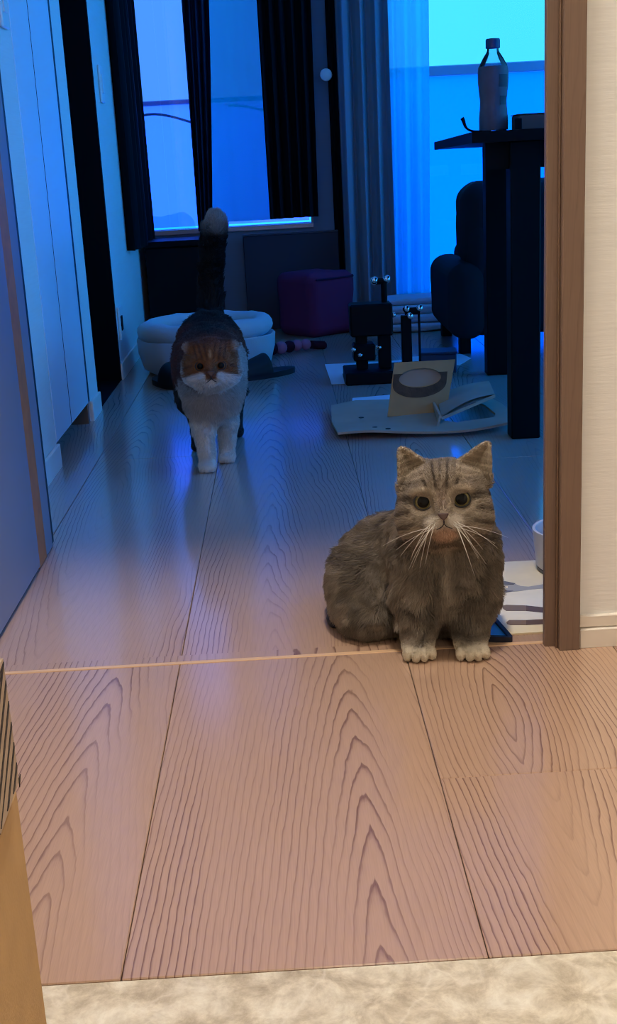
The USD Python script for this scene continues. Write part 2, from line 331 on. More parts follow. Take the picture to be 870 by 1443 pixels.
for (x0, x1, z0, z1) in ((WL - .1, W1[0], -.012, CH), (W1[1], W2[0], -.012, CH), (W2[1], WR + .1, -.012, CH), (W1[0], W1[1], -.012, W1[2]), (W1[0], W1[1], W1[3], CH), (W2[0], W2[1], -.012, W2[2]), (W2[0], W2[1], W2[3], CH)):
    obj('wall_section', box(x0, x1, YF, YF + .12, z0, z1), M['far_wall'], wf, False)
wr = thing('wall_right', 'white right wall of the living room with an added unseen glass door, behind the doorway wall', 'wall', kind='structure')
W3 = (1.74, 5.25, .02, 2.34)  # added unseen opening that brings daylight in from the right
for (y0, y1, z0, z1) in ((1.70, W3[0], -.012, CH), (W3[1], 5.52, -.012, CH), (W3[0], W3[1], -.012, W3[2]), (W3[0], W3[1], W3[3], CH)):
    obj('wall_section', box(WR, WR + .1, y0, y1, z0, z1), M['white_wall'], wr, False)
w = thing('window_3', 'added unseen glass door letting daylight in through the right living room wall', 'window', kind='structure')
obj('window_frame', cat_([box(WR + .03, WR + .07, W3[0], W3[1], W3[2], W3[2] + .03), box(WR + .03, WR + .07, W3[0], W3[1], W3[3] - .03, W3[3]), box(WR + .03, WR + .07, W3[0], W3[0] + .03, W3[2] + .03, W3[3] - .03), box(WR + .03, WR + .07, 3.38, 3.42, W3[2] + .03, W3[3] - .03), box(WR + .03, WR + .07, W3[1] - .03, W3[1], W3[2] + .03, W3[3] - .03)]), M['alu'], w, False)
M['glass_clear'] = pane('side_glass_clear', (.98, .99, 1.0))
obj('pane', box(WR + .045, WR + .051, W3[0] + .03, 3.38, W3[2] + .03, W3[3] - .03), M['glass_clear'], w, False)
obj('pane', box(WR + .045, WR + .051, 3.42, W3[1] - .03, W3[2] + .03, W3[3] - .03), M['glass_clear'], w, False)
# hall side
wp = thing('wall_doorway', 'cream wallpapered hall wall around the open doorway', 'wall', kind='structure')
obj('wall_section', box(.398, 1.40, YD0 + .004, YD1, -.012, CH), M['paper'], wp, False)
obj('wall_section', box(1.40, WR + .1, YD0 + .021, YD1, -.012, CH), M['paper'], wp, False)
obj('wall_section', box(-1.4, -.50, YD0 + .004, YD1, -.012, CH), M['paper'], wp, False)
obj('wall_section', box(-.52, .398, YD0 + .004, YD1, 1.80, CH), M['paper'], wp, False)  # unseen header set low so hall light falls off in the room
struct('wall_hall_right', box(1.40, 1.5, -2.2, YD0 + .02, -.012, CH), M['paper'], 'cream hall wall to the right of the camera', 'wall')
struct('wall_hall_left', box(-1.5, -1.4, -2.2, YD1, -.012, CH), M['paper'], 'cream hall wall to the left of the camera', 'wall')
struct('wall_hall_back', box(-1.5, 1.5, -2.3, -2.2, -.012, CH), M['paper'], 'cream hall wall behind the camera', 'wall')
struct('ceiling', box(-1.7, WR + .1, -2.3, 5.52, CH, CH + .1), M['ceiling'], 'white ceiling over hall and living room', 'ceiling')
# right door trim: casing, dark rebate groove, jamb lining
def doortrim(name, s, xj, label):
    t = thing(name, label, 'door frame', kind='structure')
    def b(x0, x1, *r): x0, x1 = sorted((xj + s * x0, xj + s * x1)); return chbox(x0, x1, *r, .0015)
    obj('casing', b(.0175, .0465, 1.588, 1.612, -.001, 1.764), M['brownwood'], t, label='flat brown wood casing')
    obj('jamb_lining', b(0, .0172, 1.606, 1.620, -.001, 1.764), M['brownwood'], t)
    obj('jamb_post', b(.0255, .0465, 1.6125, 1.6915, -.001, 1.764), M['brownwood'], t)
    obj('rebate_groove', b(.0145, .0180, 1.598, 1.606, -.001, 1.764), M['cabinet_edge'], t, label='dark groove between casing and lining')
    obj('casing', b(.0255, .0465, 1.692, 1.712, -.001, 1.764), M['brownwood'], t)
doortrim('trim_1', 1, .3515, 'brown wood casing of the doorway beside the cream wall')
doortrim('trim_2', -1, -.470, 'brown wood casing on the hidden left side of the doorway')
tt = thing('trim_3', 'unseen brown wood head casing over the doorway, set low to cut the hall light', 'door frame', kind='structure')
obj('casing', chbox(-.51, .398, 1.588, 1.612, 1.765, 1.815, .0015), M['brownwood'], tt)
obj('lining', chbox(-.49, .372, 1.606, 1.704, 1.765, 1.795, .0015), M['brownwood'], tt)
# baseboards
bb = thing('baseboard_right', 'white two-step baseboard along the cream hall wall right of the doorway', 'baseboard', kind='structure')
obj('lower_board', chbox(.399, 1.40, 1.593, 1.604, -.001, .0285, .0015), M['trimwhite'], bb)
obj('upper_board', chbox(.399, 1.40, 1.597, 1.604, .0295, .0475, .0015), M['trimwhite'], bb)
struct('baseboard_left', cat_([chbox(WL, WL + .009, 1.71, 2.915, -.001, .058, .0015), chbox(WL, WL + .009, 3.475, 3.64, -.001, .058, .0015), chbox(WL, WL + .009, 4.19, 5.4, -.001, .058, .0015)]), M['trimwhite'], 'white baseboard along the left living room wall', 'baseboard')
struct('baseboard_far', cat_([chbox(WL + .009, .47, YF - .009, YF, -.001, .058, .0015)]), M['trimwhite'], 'white baseboard under the far window', 'baseboard')
# open door leaf folded back along the left
d = thing('door_1', 'open white door leaf with a brown edge strip at the left of the doorway', 'door', kind='structure')
XD = -.462
obj('door_leaf', chbox(XD - .036, XD, 1.715, 2.090, .009, 1.755, .0015), M['doorwhite'], d)
obj('edge_strip', chbox(XD - .036, XD - .002, 2.091, 2.165, .003, 1.755, .001), M['brownedge'], d, label='brown wood vertical strip')
obj('edge_stile', chbox(XD - .036, XD - .003, 2.166, 2.232, .003, 1.755, .001), M['doorgrey'], d, label='grey vertical stile')
obj('end_strip', chbox(XD - .036, XD - .006, 2.2325, 2.262, .003, 1.755, .001), M['black'], d, label='black vertical end strip')  # thin black strip at the far end of the leaf
obj('bottom_gap_shade', box(XD - .030, XD - .006, 1.715, 2.090, .0005, .009), M['black'], d)  # black strip stands in for shade in the gap under the leaf
obj('hinge', cat_([trimesh.creation.cylinder(.006, .07, transform=trimesh.transformations.translation_matrix([XD - .018, 1.709, z])) for z in (.25, 1.55)]), M['alu'], d)

# window (left) and balcony door (right)
def frame(x0, x1, z0, z1, y0, y1, w): return cat_([box(x0, x0 + w, y0, y1, z0, z1), box(x1 - w, x1, y0, y1, z0, z1), box(x0 + w, x1 - w, y0, y1, z0, z0 + w), box(x0 + w, x1 - w, y0, y1, z1 - w, z1)])
w = thing('window_1', 'left window behind the curtains with a thin pale sill', 'window', kind='structure')
obj('window_frame', frame(*W1, YF + .04, YF + .08, .010), M['alu'], w, False)
obj('pane', box(W1[0] + .018, W1[1] - .018, YF + .056, YF + .062, W1[2] + .018, W1[3] - .018), M['glass_tint'], w, False)
obj('sill', chbox(W1[0] + .001, W1[1] - .001, YF - .012, YF + .075, W1[2] - .012, W1[2] + .008, .002), M['alu'], w)
w = thing('window_2', 'tall glass balcony door at the right behind the black table', 'window', kind='structure')
obj('door_frame', frame(*W2, YF + .03, YF + .09, .022), M['alu'], w, False)
obj('pane', box(W2[0] + .022, 1.30, YF + .056, YF + .062, W2[2] + .022, W2[3] - .022), M['glass_door'], w, False)
obj('stile', box(1.30, 1.34, YF + .04, YF + .08, W2[2] + .022, W2[3] - .022), M['alu'], w, False)
obj('pane', box(1.34, W2[1] - .022, YF + .066, YF + .072, W2[2] + .022, W2[3] - .022), M['glass_door'], w, False)
obj('bottom_rail', box(W2[0] + .022, 1.30, YF + .045, YF + .075, W2[2] + .022, .085), M['alu_dark'], w, False)
# balcony outside
struct('balcony_slab_side', box(WR + .101, 2.9, 1.4, YF + .12, -.20, -.03), M['balcony'], 'grey concrete balcony floor outside the right wall', 'balcony floor')
struct('balcony_slab', box(-1.6, 3.4, YF + .121, 6.35, -.20, -.03), M['balcony'], 'grey concrete balcony floor outside the windows', 'balcony floor')
def balustrade(x0, x1, ztop, label, m_, posts, hr=.048):
    b = thing('balustrade', label, 'railing', group='balcony railings')
    obj('handrail', chbox(x0, x1, 6.26, 6.31, ztop - hr, ztop, .004), M['alu'], b, label='grey metal handrail')
    obj('frosted_panel', box(x0 + .01, x1 - .01, 6.282, 6.290, .03, ztop - hr - .001), m_, b, False, 'frosted panel')
    for x in posts: obj('post', box(x - .018, x + .018, 6.27, 6.278, -.03, ztop - hr), M['alu'], b, False)
    obj('foot_rail', box(x0, x1, 6.272, 6.30, -.03, .03), M['alu'], b, False)
balustrade(-1.5, .36, 1.030, 'lower balcony railing with frosted panel beyond the left window', M['frost_pale'], (-1.47, -.88, .32), .022)
balustrade(.37, 3.3, 1.125, 'higher balcony railing with frosted panel beyond the glass door', M['frost'], (.41, 1.9, 3.27))
def cable(name, pts, r, label, cat): return obj(name, tube(spline(pts, 30), r, 8), M['alu_dark'], None, 40, label, cat, 'laundry arms on the balcony railing')
cable('laundry_arm', [(-.62, 6.255, .965), (-.50, 6.2, .955), (-.38, 6.1, .915), (-.27, 6.0, .885)], .006, 'dark curved laundry arm under the balcony handrail, seen left of the navy curtain', 'laundry arm')
cable('laundry_arm', [(-.20, 6.255, .99), (-.10, 6.2, .975), (.0, 6.1, .945), (.1, 6.0, .925)], .006, 'dark curved laundry arm under the handrail, seen through the sheer curtain', 'laundry arm')
def tree(x, y, h, r, label, seed):
    t = thing('tree', label, 'tree', (x, y, -6), group='distant trees outside the left window')
    m_ = trimesh.creation.icosphere(4, 1.0); v = m_.vertices; n = meshkit.fbm(v * 2.2 + 7, 4, seed); m_.vertices = v * (0.7 + .6 * n)[:, None] * [r, r, r * .8] + [0, 0, h + 6]
    obj('crown', m_, M['leaf'], t, True)
    obj('trunk', tube([(0, 0, 0), (.1, 0, (h + 6) * .5), (0, .1, h + 6)], [.2, .16, .1], 8), M['card_dark'], t)
tree(-3.2, 34, -1.6, 1.5, 'distant round tree seen low through the left window', 3)
tree(-1.7, 36, -2.9, 1.2, 'smaller distant tree seen low beside the navy curtain', 5)

# ================================================================== CURTAINS
def curtain(name, pA0, pA1, z1, z0, folds, amp, m_, label, pB0=None, pB1=None, thick=.0025, seed=0, nx=120, nz=24, part=None, wav2=.2):
    """hangs from the line pA0-pA1 at height z1 to the line pB0-pB1 at z0"""
    pB0 = pA0 if pB0 is None else pB0; pB1 = pA1 if pB1 is None else pB1
    u = np.linspace(0, 1, nx)[:, None]; v = np.linspace(0, 1, nz)[None, :]
    ease = v ** 1.5
    A = np.array(pA0)[None, None] * (1 - u[..., None]) + np.array(pA1)[None, None] * u[..., None]
    B = np.array(pB0)[None, None] * (1 - u[..., None]) + np.array(pB1)[None, None] * u[..., None]
    P = A * (1 - ease[..., None]) + B * ease[..., None]
    dirv = np.array(pA1) - np.array(pA0); dirv = dirv / np.linalg.norm(dirv); nrm = np.array([dirv[1], -dirv[0]])
    r_ = np.random.default_rng(seed); phs = r_.uniform(0, 6.28, 3)
    wav = np.sin(2 * np.pi * folds * u + phs[0] + .5 * np.sin(2 * v + phs[1])) + wav2 * np.sin(2 * np.pi * folds * 2.3 * u + phs[2] + v)
    P = P + (wav * amp * (0.75 + .35 * v))[..., None] * nrm
    Z = z1 + (z0 - z1) * v + 0 * u
    G = np.concatenate([P, Z[..., None]], -1)
    off = np.zeros_like(G); off[..., :2] = nrm * thick
    return G, off
def hang(name, *a, label='', m_=None, cat='curtain', **k):
    G, off = curtain(name, *a, m_=m_, label=label, **k)
    t = thing(name, label, cat, group={'navy_curtain': 'dark curtains at the left window', 'sheer_curtain': 'sheer curtains', 'grey_curtain': 'curtains between the windows'}.get(name))
    obj('cloth', shell(G, off), m_, t, True)
    top = G[:, 0, :]
    obj('heading_tape', shell(np.stack([top + [0, 0, .03], top - [0, 0, .002]], 1), np.stack([off[:, 0] * 1.6] * 2, 1)), m_, t, True)
    return t
hang('navy_curtain', (-.553, 5.36), (-.545, 4.66), 1.98, .41, 6, .022, m_=M['navy2'], label='near-black curtain hanging in the left corner beside the window', seed=1)
hang('navy_curtain', (-.335, 5.33), (-.205, 5.335), 1.98, .44, 4, .018, m_=M['navy'], label='navy curtain gathered in narrow folds at the middle of the left window', pB0=(-.335, 5.33), pB1=(-.275, 5.335), seed=2)
hang('navy_curtain', (-.030, 5.30), (.195, 5.31), 1.98, .475, 5, .016, m_=M['navy2'], label='near-black curtain at the right side of the left window', pB0=(-.025, 5.30), pB1=(.182, 5.31), seed=3)
hang('sheer_curtain', (-.310, 5.372), (.02, 5.372), 1.98, .470, 3, .004, m_=M['sheer2'], label='thin sheer curtain over the left window between two dark curtains', seed=4)
hang('grey_curtain', (.292, 5.31), (.505, 5.30), 1.99, .03, 3.3, .020, m_=M['greycurt'], label='grey floor-length curtain beside the glass balcony door', seed=5)
hang('sheer_curtain', (.49, 5.345), (.685, 5.345), 1.99, .03, 3.6, .016, m_=M['sheer'], label='bright floor-length sheer curtain at the edge of the glass balcony door', seed=6, pB0=(.47, 5.345), pB1=(.655, 5.345))
hang('grey_curtain', (.252, 5.372), (.292, 5.372), 1.99, .22, 2, .006, m_=M['navy2'], label='narrow dark curtain edge hanging on the wall between the two windows', seed=8)
rail = thing('curtain_rail', 'white curtain rail above both far windows', 'curtain rail')
obj('rail', box(-.56, 1.5, 5.29, 5.385, 2.03, 2.05), M['plastic'], rail, False)
for x in (-.5, .33, 1.45): obj('bracket', box(x, x + .03, 5.385, 5.40, 2.022, 2.06), M['plastic'], rail, False)
rail2 = thing('curtain_rail', 'short white curtain rail on the left wall above the corner curtain', 'curtain rail')
obj('rail', box(-.568, -.53, 4.62, 5.285, 2.01, 2.03), M['plastic'], rail2, False)
tb = thing('curtain_tieback', 'pale round tieback knob on the wall between the two windows', 'tieback', (.243, 5.35, 1.046))
obj('knob', lathe([(0, 0), (.022, 0), (.026, .006), (.024, .016), (.012, .022), (0, .024)], 24).apply_transform(trimesh.transformations.rotation_matrix(np.pi / 2, [1, 0, 0])), M['plastic'], tb)
obj('stem', box(-.005, .005, -.002, .05, -.005, .005), M['alu'], tb, False)

# ================================================================== FURNITURE, left side
c = thing('wall_cabinet', 'tall white flat-front cabinet set into the left wall', 'cabinet')
obj('body', cat_([box(-.99, WL - .015, 2.918, 2.930, .055, 2.29), box(-.99, WL - .015, 3.462, 3.473, .055, 2.29), box(-.99, -.98, 2.93, 3.462, .055, 2.29), box(-.98, WL - .015, 2.93, 3.462, 2.27, 2.29), box(-.98, WL - .015, 2.93, 3.462, .055, .07)]), M['cabinet'], c, False)
obj('door', chbox(WL - .014, WL + .001, 2.918, 3.142, .060, 2.28, .001), M['cabinet'], c)
obj('door_seam', box(WL - .012, WL + .0006, 3.1422, 3.1518, .060, 2.28), M['black'], c, False, 'dark seam between the cabinet doors')
obj('door', chbox(WL - .014, WL + .001, 3.152, 3.444, .060, 2.28, .001), M['cabinet'], c)
obj('edge_gap', box(WL - .012, WL + .0006, 3.4442, 3.4725, .060, 2.28), M['black'], c, False, 'dark gap beside the cabinet door')
obj('toe_kick', box(-.68, -.64, 2.93, 3.46, 0, .055), M['cabinet_edge'], c, False)
obj('plinth_end', box(-.64, WL - .002, 3.435, 3.46, 0, .055), M['cabinet_edge'], c, False, 'small brown plinth end')
def plate(name, y, z, hy, hz, label, cat, slots):
    t = thing(name, label, cat, (WL, y, z), group='light switches on the left wall' if cat == 'switch' else None)
    obj('plate', chbox(0, .009, -hy, hy, -hz, hz, .003), M['plastic'], t)
    for (a, b, c0, c1) in slots: obj('rocker', chbox(.008, .012, a, b, c0, c1, .001), M['plastic'] if cat == 'switch' else M['blackmetal'], t)
plate('light_switch', 2.83, 1.065, .035, .062, 'pale light switch plate on the left wall before the cabinet', 'switch', [(-.018, .018, -.03, .03)])
plate('light_switch', 4.345, .985, .035, .060, 'pale light switch plate beyond the dark doorway', 'switch', [(-.018, .018, -.03, .03)])
plate('wall_outlet', 4.27, .188, .035, .058, 'wall outlet plate low on the wall beyond the dark doorway', 'outlet', [(-.018, .018, -.025, .025)])

ch = thing('storage_chest', 'low black chest under the left window behind the cat bed', 'chest', (-.39, 5.22, 0))
obj('body', chbox(-.155, .145, -.16, .15, .02, .392, .004), M['blackmetal'], ch)
obj('lid', chbox(-.16, .15, -.165, .155, .393, .418, .004), M['blackmetal'], ch)
for x in (-.15, .09):
    for y in (-.15, .1): obj('foot', box(x, x + .04, y, y + .04, 0, .02), M['blackmetal'], ch, False)
bp = thing('leaning_panel', 'dark board leaning against the far wall behind the purple pouf', 'board', (.115, 5.36, 0))
obj('panel', chbox(-.262, .15, -.012, .012, .0, .405, .002), plain('dark_board', lin(30, 32, 42), .6), bp)
obj('edge_band', chbox(-.264, .152, -.013, .013, .4055, .412, .002), M['alu_dark'], bp)

# cat bed
bed = thing('cat_bed', 'round fleece cat bed with pale rim beside the left wall', 'cat bed', (-.272, 4.33, 0))
def wob(m_, amp, sc, seed):
    v = m_.vertices; n = meshkit.fbm(v * sc + 3, 3, seed) - .5; vn = m_.vertex_normals; m_.vertices = v + vn * (n * amp)[:, None]; return m_
pr = [(0, .002), (.20, .002), (.235, .02), (.248, .07), (.250, .12), (.246, .125), (.20, .10), (.0, .08)]
th = np.linspace(0, 2 * np.pi, 17)
def scale_xy(m_, sx, sy): m_.apply_scale([sx, sy, 1]); return m_
obj('base_wall', scale_xy(wob(lathe(pr, 72), .02, 14, 1), .98, .9), M['bedfab'], bed, 60)
obj('bolster_rim', scale_xy(wob(lathe([(.208 + .040 * math.cos(a), .150 + .034 * math.sin(a)) for a in th], 90), .03, 9, 2), .98, .9), M['bedfab'], bed, 60)
obj('cushion', scale_xy(wob(lathe([(0, .085), (.19, .085), (.20, .11), (.17, .135), (.08, .125), (0, .12)], 60), .03, 10, 5), .98, .9), M['beddark'], bed, 60)
# purple pouf
pf = thing('floor_pouf', 'soft purple cube pouf against the far wall beside the grey curtain', 'pouf', (.150, 5.135, 0), 38)
m_ = box(-.125, .125, -.125, .125, .0, .262, .045, 14).subdivide().subdivide()
obj('body', wob(m_, .02, 9, 9), M['purple'], pf, True)
obj('piping', cat_([tube([(-.10, -.127, z), (0, -.128, z), (.10, -.127, z), (.122, -.10, z), (.128, 0, z), (.127, .1, z)], .004, 8) for z in (.236,)]), M['purple_dk'], pf)
# striped toy and dark lumps by the bed
ty = thing('cat_toy', 'pink and dark striped plush caterpillar toy on the floor right of the cat bed', 'toy', (.02, 4.60, 0), 28)
for k in range(6):
    m_ = sphere((-.105 + .036 * k, .004 * math.sin(k * 2), .026), .026 - .001 * k, 2); m_.apply_scale([1, 1, 1])
    obj('segment', m_, M['toy_pink'] if k in (2, 4, 5) else M['toy_dark'], ty, True)
obj('tail_end', tube(spline([(.10, 0, .022), (.125, .005, .018), (.15, .0, .014), (.165, 0, .012)], 10), [.016] * 4 + [.017] * 4 + [.012, .006], 12), M['toy_dark'], ty)
def slipper(x, y, rz, label):
    s = thing('slipper', label, 'slipper', (x, y, 0), rz, 'dark slippers by the cat bed')
    ol = [(math.cos(a) * .045 * (1 + .12 * math.sin(a)), math.sin(a) * .12) for a in np.linspace(0, 2 * np.pi, 36, endpoint=False)]
    obj('sole', prism(ol, 0, .018), M['shoe'], s)
    u = np.linspace(0, np.pi, 15)[:, None]; v = np.linspace(-.105, -.01, 9)[None]
    hw = .044 * np.sqrt(np.maximum(.05, 1 - (v / .125) ** 2)); G = np.stack([np.cos(u) * hw, v + 0 * u, .016 + np.sin(u) * (.038 + .25 * (v + .105))], -1)
    obj('upper', shell(G, np.stack([np.cos(u) * .004 + 0 * v, 0 * u + 0 * v, np.sin(u) * .004 + 0 * v], -1)), M['shoe'], s, True)
slipper(-.385, 4.02, 25, 'dark slipper on the floor at the front left of the cat bed')
slipper(-.06, 4.10, -50, 'dark slipper on the floor at the front right of the cat bed')

# ================================================================== right side of the living room
tb = thing('dining_table', 'black dining table at the right with the bottle on it', 'table')
top2 = [(.463, 2.90), (1.25, 2.84), (1.32, 4.15), (.545, 4.22)]
obj('tabletop', prism(top2, .714, .7385), M['blacktable'], tb, False)
obj('apron', cat_([prism([(.503, 2.96), (1.18, 2.91), (1.18, 2.935), (.503, 2.985)], .652, .714), prism([(.53, 2.99), (.555, 2.99), (.74, 4.08), (.715, 4.08)], .685, .714), prism([(.715, 4.08), (1.24, 4.05), (1.24, 4.075), (.715, 4.105)], .652, .714)]), M['blacktable'], tb, False)
for (x, y, wd) in ((.594, 2.965, .036), (1.16, 2.93, .036), (.700, 3.90, .042), (1.22, 4.02, .036)):
    obj('leg', chbox(x - wd, x + wd, y - .03, y + .03, 0, .714, .003), M['blacktable'], tb)
# bottle on the table
bt = thing('drink_bottle', 'plastic drink bottle with grey label and dark cap on the black table', 'bottle', (.5335, 3.02, .7387))
R = .0335
obj('shell', lathe([(0, 0), (R * .85, 0), (R, .006), (R, .03), (R * .93, .055), (R * .90, .07), (R * .96, .085), (R * 1.04, .11), (R * 1.05, .135), (R * .98, .150), (R * .72, .166), (R * .48, .178), (R * .40, .184), (R * .40, .196), (0, .196)], 40), M['pet'], bt)
obj('label_sleeve', lathe([(R * 1.015, .004), (R * 1.03, .03), (R * .96, .055), (R * .93, .07), (R * .99, .085), (R * 1.07, .11), (R * 1.08, .135), (R * 1.03, .147), (R * 1.0, .147), (R * 1.0, .135), (R * .9, .07), (R * .98, .004)], 40), M['label'], bt)
obj('cap', lathe([(0, .188), (R * .50, .188), (R * .50, .206), (R * .46, .209), (0, .209)], 32), M['cap'], bt)
def lblpatch(a0, a1, z0, z1):
    u = np.linspace(a0, a1, 8)[:, None]; v = np.linspace(z0, z1, 8)[None]; rr = np.interp(v, [.004, .03, .055, .07, .085, .11, .135, .147], np.array([1.015, 1.03, .96, .93, .99, 1.07, 1.08, 1.03]) * R) + .0004
    G = np.stack([rr * np.cos(u), rr * np.sin(u), v + 0 * u], -1); o = np.stack([.0003 * np.cos(u) + 0 * v, .0003 * np.sin(u) + 0 * v, 0 * u + 0 * v], -1); return shell(G, o)
obj('label_print', lblpatch(-1.35, -.6, .10, .128), M['label2'], bt, True); obj('label_print', lblpatch(-1.25, -.5, .060, .080), M['label2'], bt, True)
bx = thing('small_box', 'small brown box on the black table right of the bottle', 'box', (.625, 3.00, .7387))
obj('carton', chbox(-.042, .06, -.04, .05, 0, .034, .002), M['tablebox'], bx)
obj('lid_flap', chbox(-.044, .062, -.042, .052, .0342, .036, .0006), M['tablebox'], bx)
obj('tab', chbox(-.052, -.036, -.046, -.0405, .002, .026, .001), M['blackmetal'], bx)
obj('cable_hook', tube(spline([(.458, 3.02, .774), (.463, 3.02, .762), (.469, 3.02, .750), (.484, 3.02, .7425), (.505, 3.02, .7420)], 24), np.r_[np.linspace(.005, .003, 12), np.full(12, .0026)], 8), M['blackmetal'], None, 40, 'dark curved cable end sticking up on the left of the black table', 'cable')
# armchair
ac = thing('armchair', 'dark grey upholstered armchair behind the table against the glass door', 'armchair', (.90, 4.45, 0), 0)
def cushion(x0, x1, y0, y1, z0, z1, r, seed=1, amp=.012): return wob(box(x0, x1, y0, y1, z0, z1, r, 16).subdivide().subdivide(), amp, 8, seed)
obj('backrest', cushion(-.245, .34, -.10, .12, .30, .600, .075, 2), M['sofa'], ac, True)
obj('lower_back', cushion(-.225, .34, -.11, .13, .06, .46, .05, 6), M['sofa'], ac, True)
obj('seat', cushion(-.20, .34, -.02, .50, .08, .38, .06, 3), M['sofa'], ac, True)
obj('arm', cushion(-.300, -.16, -.14, .46, .05, .325, .065, 4), M['sofa'], ac, True)
obj('arm', cushion(.30, .44, -.14, .46, .05, .325, .065, 5), M['sofa'], ac, True)
for (x, y) in ((-.24, -.08), (.38, -.08), (-.24, .40), (.38, .40)): obj('foot', box(x - .02, x + .02, y - .02, y + .02, 0, .07), M['blackmetal'], ac, False)
# exercise gear by the curtain
g = thing('exercise_stand', 'black exercise stand with chrome knobs on the floor before the grey curtain', 'exercise equipment', (.28, 3.90, 0))
obj('base_plate', chbox(-.085, .17, -.08, .10, 0, .040, .004), M['blackmetal'], g)
obj('post', chbox(-.045, -.008, -.02, .02, .041, .17, .002), M['blackmetal'], g)
obj('post', chbox(.028, .068, -.02, .02, .041, .17, .002), M['blackmetal'], g)
obj('weight_block', chbox(-.062, .074, -.05, .04, .150, .252, .005), M['blackmetal'], g)
obj('lower_block', chbox(-.055, .015, -.048, .03, .072, .125, .004), M['blackmetal'], g)
obj('rear_post', chbox(.105, .137, -.01, .02, .041, .205, .002), M['blackmetal'], g)
def ball(x, y, z, r): return sphere((x, y, z), r, 2)
obj('rod', cat_([tube([(.053, 0, .250), (.053, 0, .325)], .010, 10), tube([(.025, 0, .318), (.06, 0, .318)], .010, 10)]), M['blackmetal'], g)
for p_ in ((.022, -.004, .322), (.062, -.004, .324)): obj('chrome_knob', ball(*p_, .013), M['chrome'], g, True)
obj('rod', cat_([tube([(.163, 0, .04), (.163, 0, .225)], .004, 8), tube([(.118, 0, .218), (.165, 0, .218)], .012, 10)]), M['blackmetal'], g)
for p_ in ((.122, -.006, .226), (.165, -.004, .226), (.131, -.02, .205)): obj('chrome_knob', ball(*p_, .012), M['chrome'], g, True)
for p_ in ((-.055, -.055, .112), (-.035, -.058, .094), (.03, -.02, .110), (.078, -.03, .212), (.088, -.05, .055)): obj('chrome_bolt', ball(*p_, .008), M['chrome'], g, True)
obj('chrome_plate', chbox(.006, .022, -.028, -.02, .085, .118, .002), M['chrome'], g)
sb = thing('blue_box', 'small dark blue box on the floor right of the exercise stand', 'box', (.515, 4.02, 0), -6)
obj('body', chbox(-.058, .062, -.05, .05, 0, .062, .003), M['bluebox'], sb)
obj('lid', chbox(-.060, .064, -.052, .052, .0622, .070, .002), M['bluebox'], sb)
def sheet(pts, z, label, cat='paper', m_='paper_w', name='paper_sheet', warp=.006, seed=0):
    poly = prism(pts, 0, .0012); m2 = poly.subdivide_to_size(.03); v = m2.vertices.copy(); v[:, 2] += z + warp * meshkit.noise(np.c_[v[:, :2] * 14, np.zeros(len(v))], seed); m2.vertices = v
    return obj(name, m2, M[m_], None, 40, label, cat, 'paper sheets on the living room floor')
sheet([(.145, 4.27), (.150, 3.86), (.192, 3.855), (.195, 4.06), (.44, 4.06), (.46, 4.27)], .0003, 'white paper sheet on the floor under the exercise stand', warp=.002, seed=1).GetPrim()
sheet([(.46, 4.33), (.64, 4.33), (.66, 4.22), (.60, 4.10), (.44, 4.12)], .0003, 'pale paper sheet on the floor between blue box and armchair', warp=.004, seed=2)
pc = thing('folded_cloth', 'stack of pale folded cloth on the floor before the glass door', 'cloth', (.585, 5.12, 0))
for k, (z, h, dx) in enumerate(((0, .035, 0), (.034, .038, .01), (.070, .036, -.012), (.104, .030, .006))):
    obj('fold', wob(box(-.16 + dx, .14 + dx, -.13 + .02 * k, .12, z + .001, z + h, .016, 10).subdivide().subdivide(), .016, 16, 11 + k), M['cloth'], pc, True)

# cardboard scratcher lying opened on the floor
sc = thing('cardboard_scratcher', 'opened cardboard cat scratcher lying flat with raised flaps in the living room', 'cardboard', (0, 0, 0))
def slab(poly, z, th, amp, seed, m_, name, label=None):
    m2 = prism(poly, 0, th).subdivide_to_size(.025); v = m2.vertices.copy()
    v[:, 2] += z + amp * (meshkit.fbm(np.c_[v[:, :2] * 5, np.zeros(len(v))], 2, seed)); m2.vertices = v; obj(name, m2, m_, sc, 40, label)
slab([(.128, 3.40), (.120, 3.20), (.128, 3.03), (.30, 3.015), (.45, 3.005), (.565, 3.025), (.588, 3.045), (.598, 3.09), (.600, 3.30), (.588, 3.42), (.560, 3.452), (.535, 3.43), (.525, 3.36), (.548, 3.28), (.555, 3.15), (.545, 3.105), (.44, 3.085), (.415, 3.11), (.400, 3.42), (.20, 3.44)], .006, .006, .016, 4, M['card_pale'], 'base_sheet', 'large pale cardboard sheet with a cut-out')
slab([(.20, 3.58), (.19, 3.46), (.34, 3.46), (.36, 3.60)], .002, .004, .003, 5, M['paper_w'], 'under_sheet')
# upright flap: a leaning panel with an oval recess
pa = np.array([.272, 3.215, .018]); pb = np.array([.431, 3.215, .018]); up = np.array([.02, .035, .140]) * 1.0
hole = [(.5 + .36 * math.cos(a), .70 + .17 * math.sin(a)) for a in np.linspace(0, 2 * np.pi, 40, endpoint=False)]
pl = sg.Polygon([(0, 0), (1, 0), (1.08, 1.0), (.04, 1.0)])
def toflap(m2):
    v = m2.vertices; nrm = np.cross(pb - pa, up); nrm /= np.linalg.norm(nrm); m2.vertices = pa + v[:, :1] * (pb - pa) + v[:, 1:2] * up + v[:, 2:3] * nrm; m2.fix_normals(); return m2
ex = lambda p_, h: trimesh.creation.extrude_polygon(p_, h, engine='earcut')
obj('raised_flap', toflap(ex(pl.difference(sg.Polygon(hole)), .008)), M['card'], sc, False, 'upright brown cardboard flap with an oval hole')
dk = [(.5 + .46 * math.cos(a), .60 + .26 * math.sin(a)) for a in np.linspace(np.pi, 2 * np.pi, 24)] + [(.96, .80), (.04, .80)]
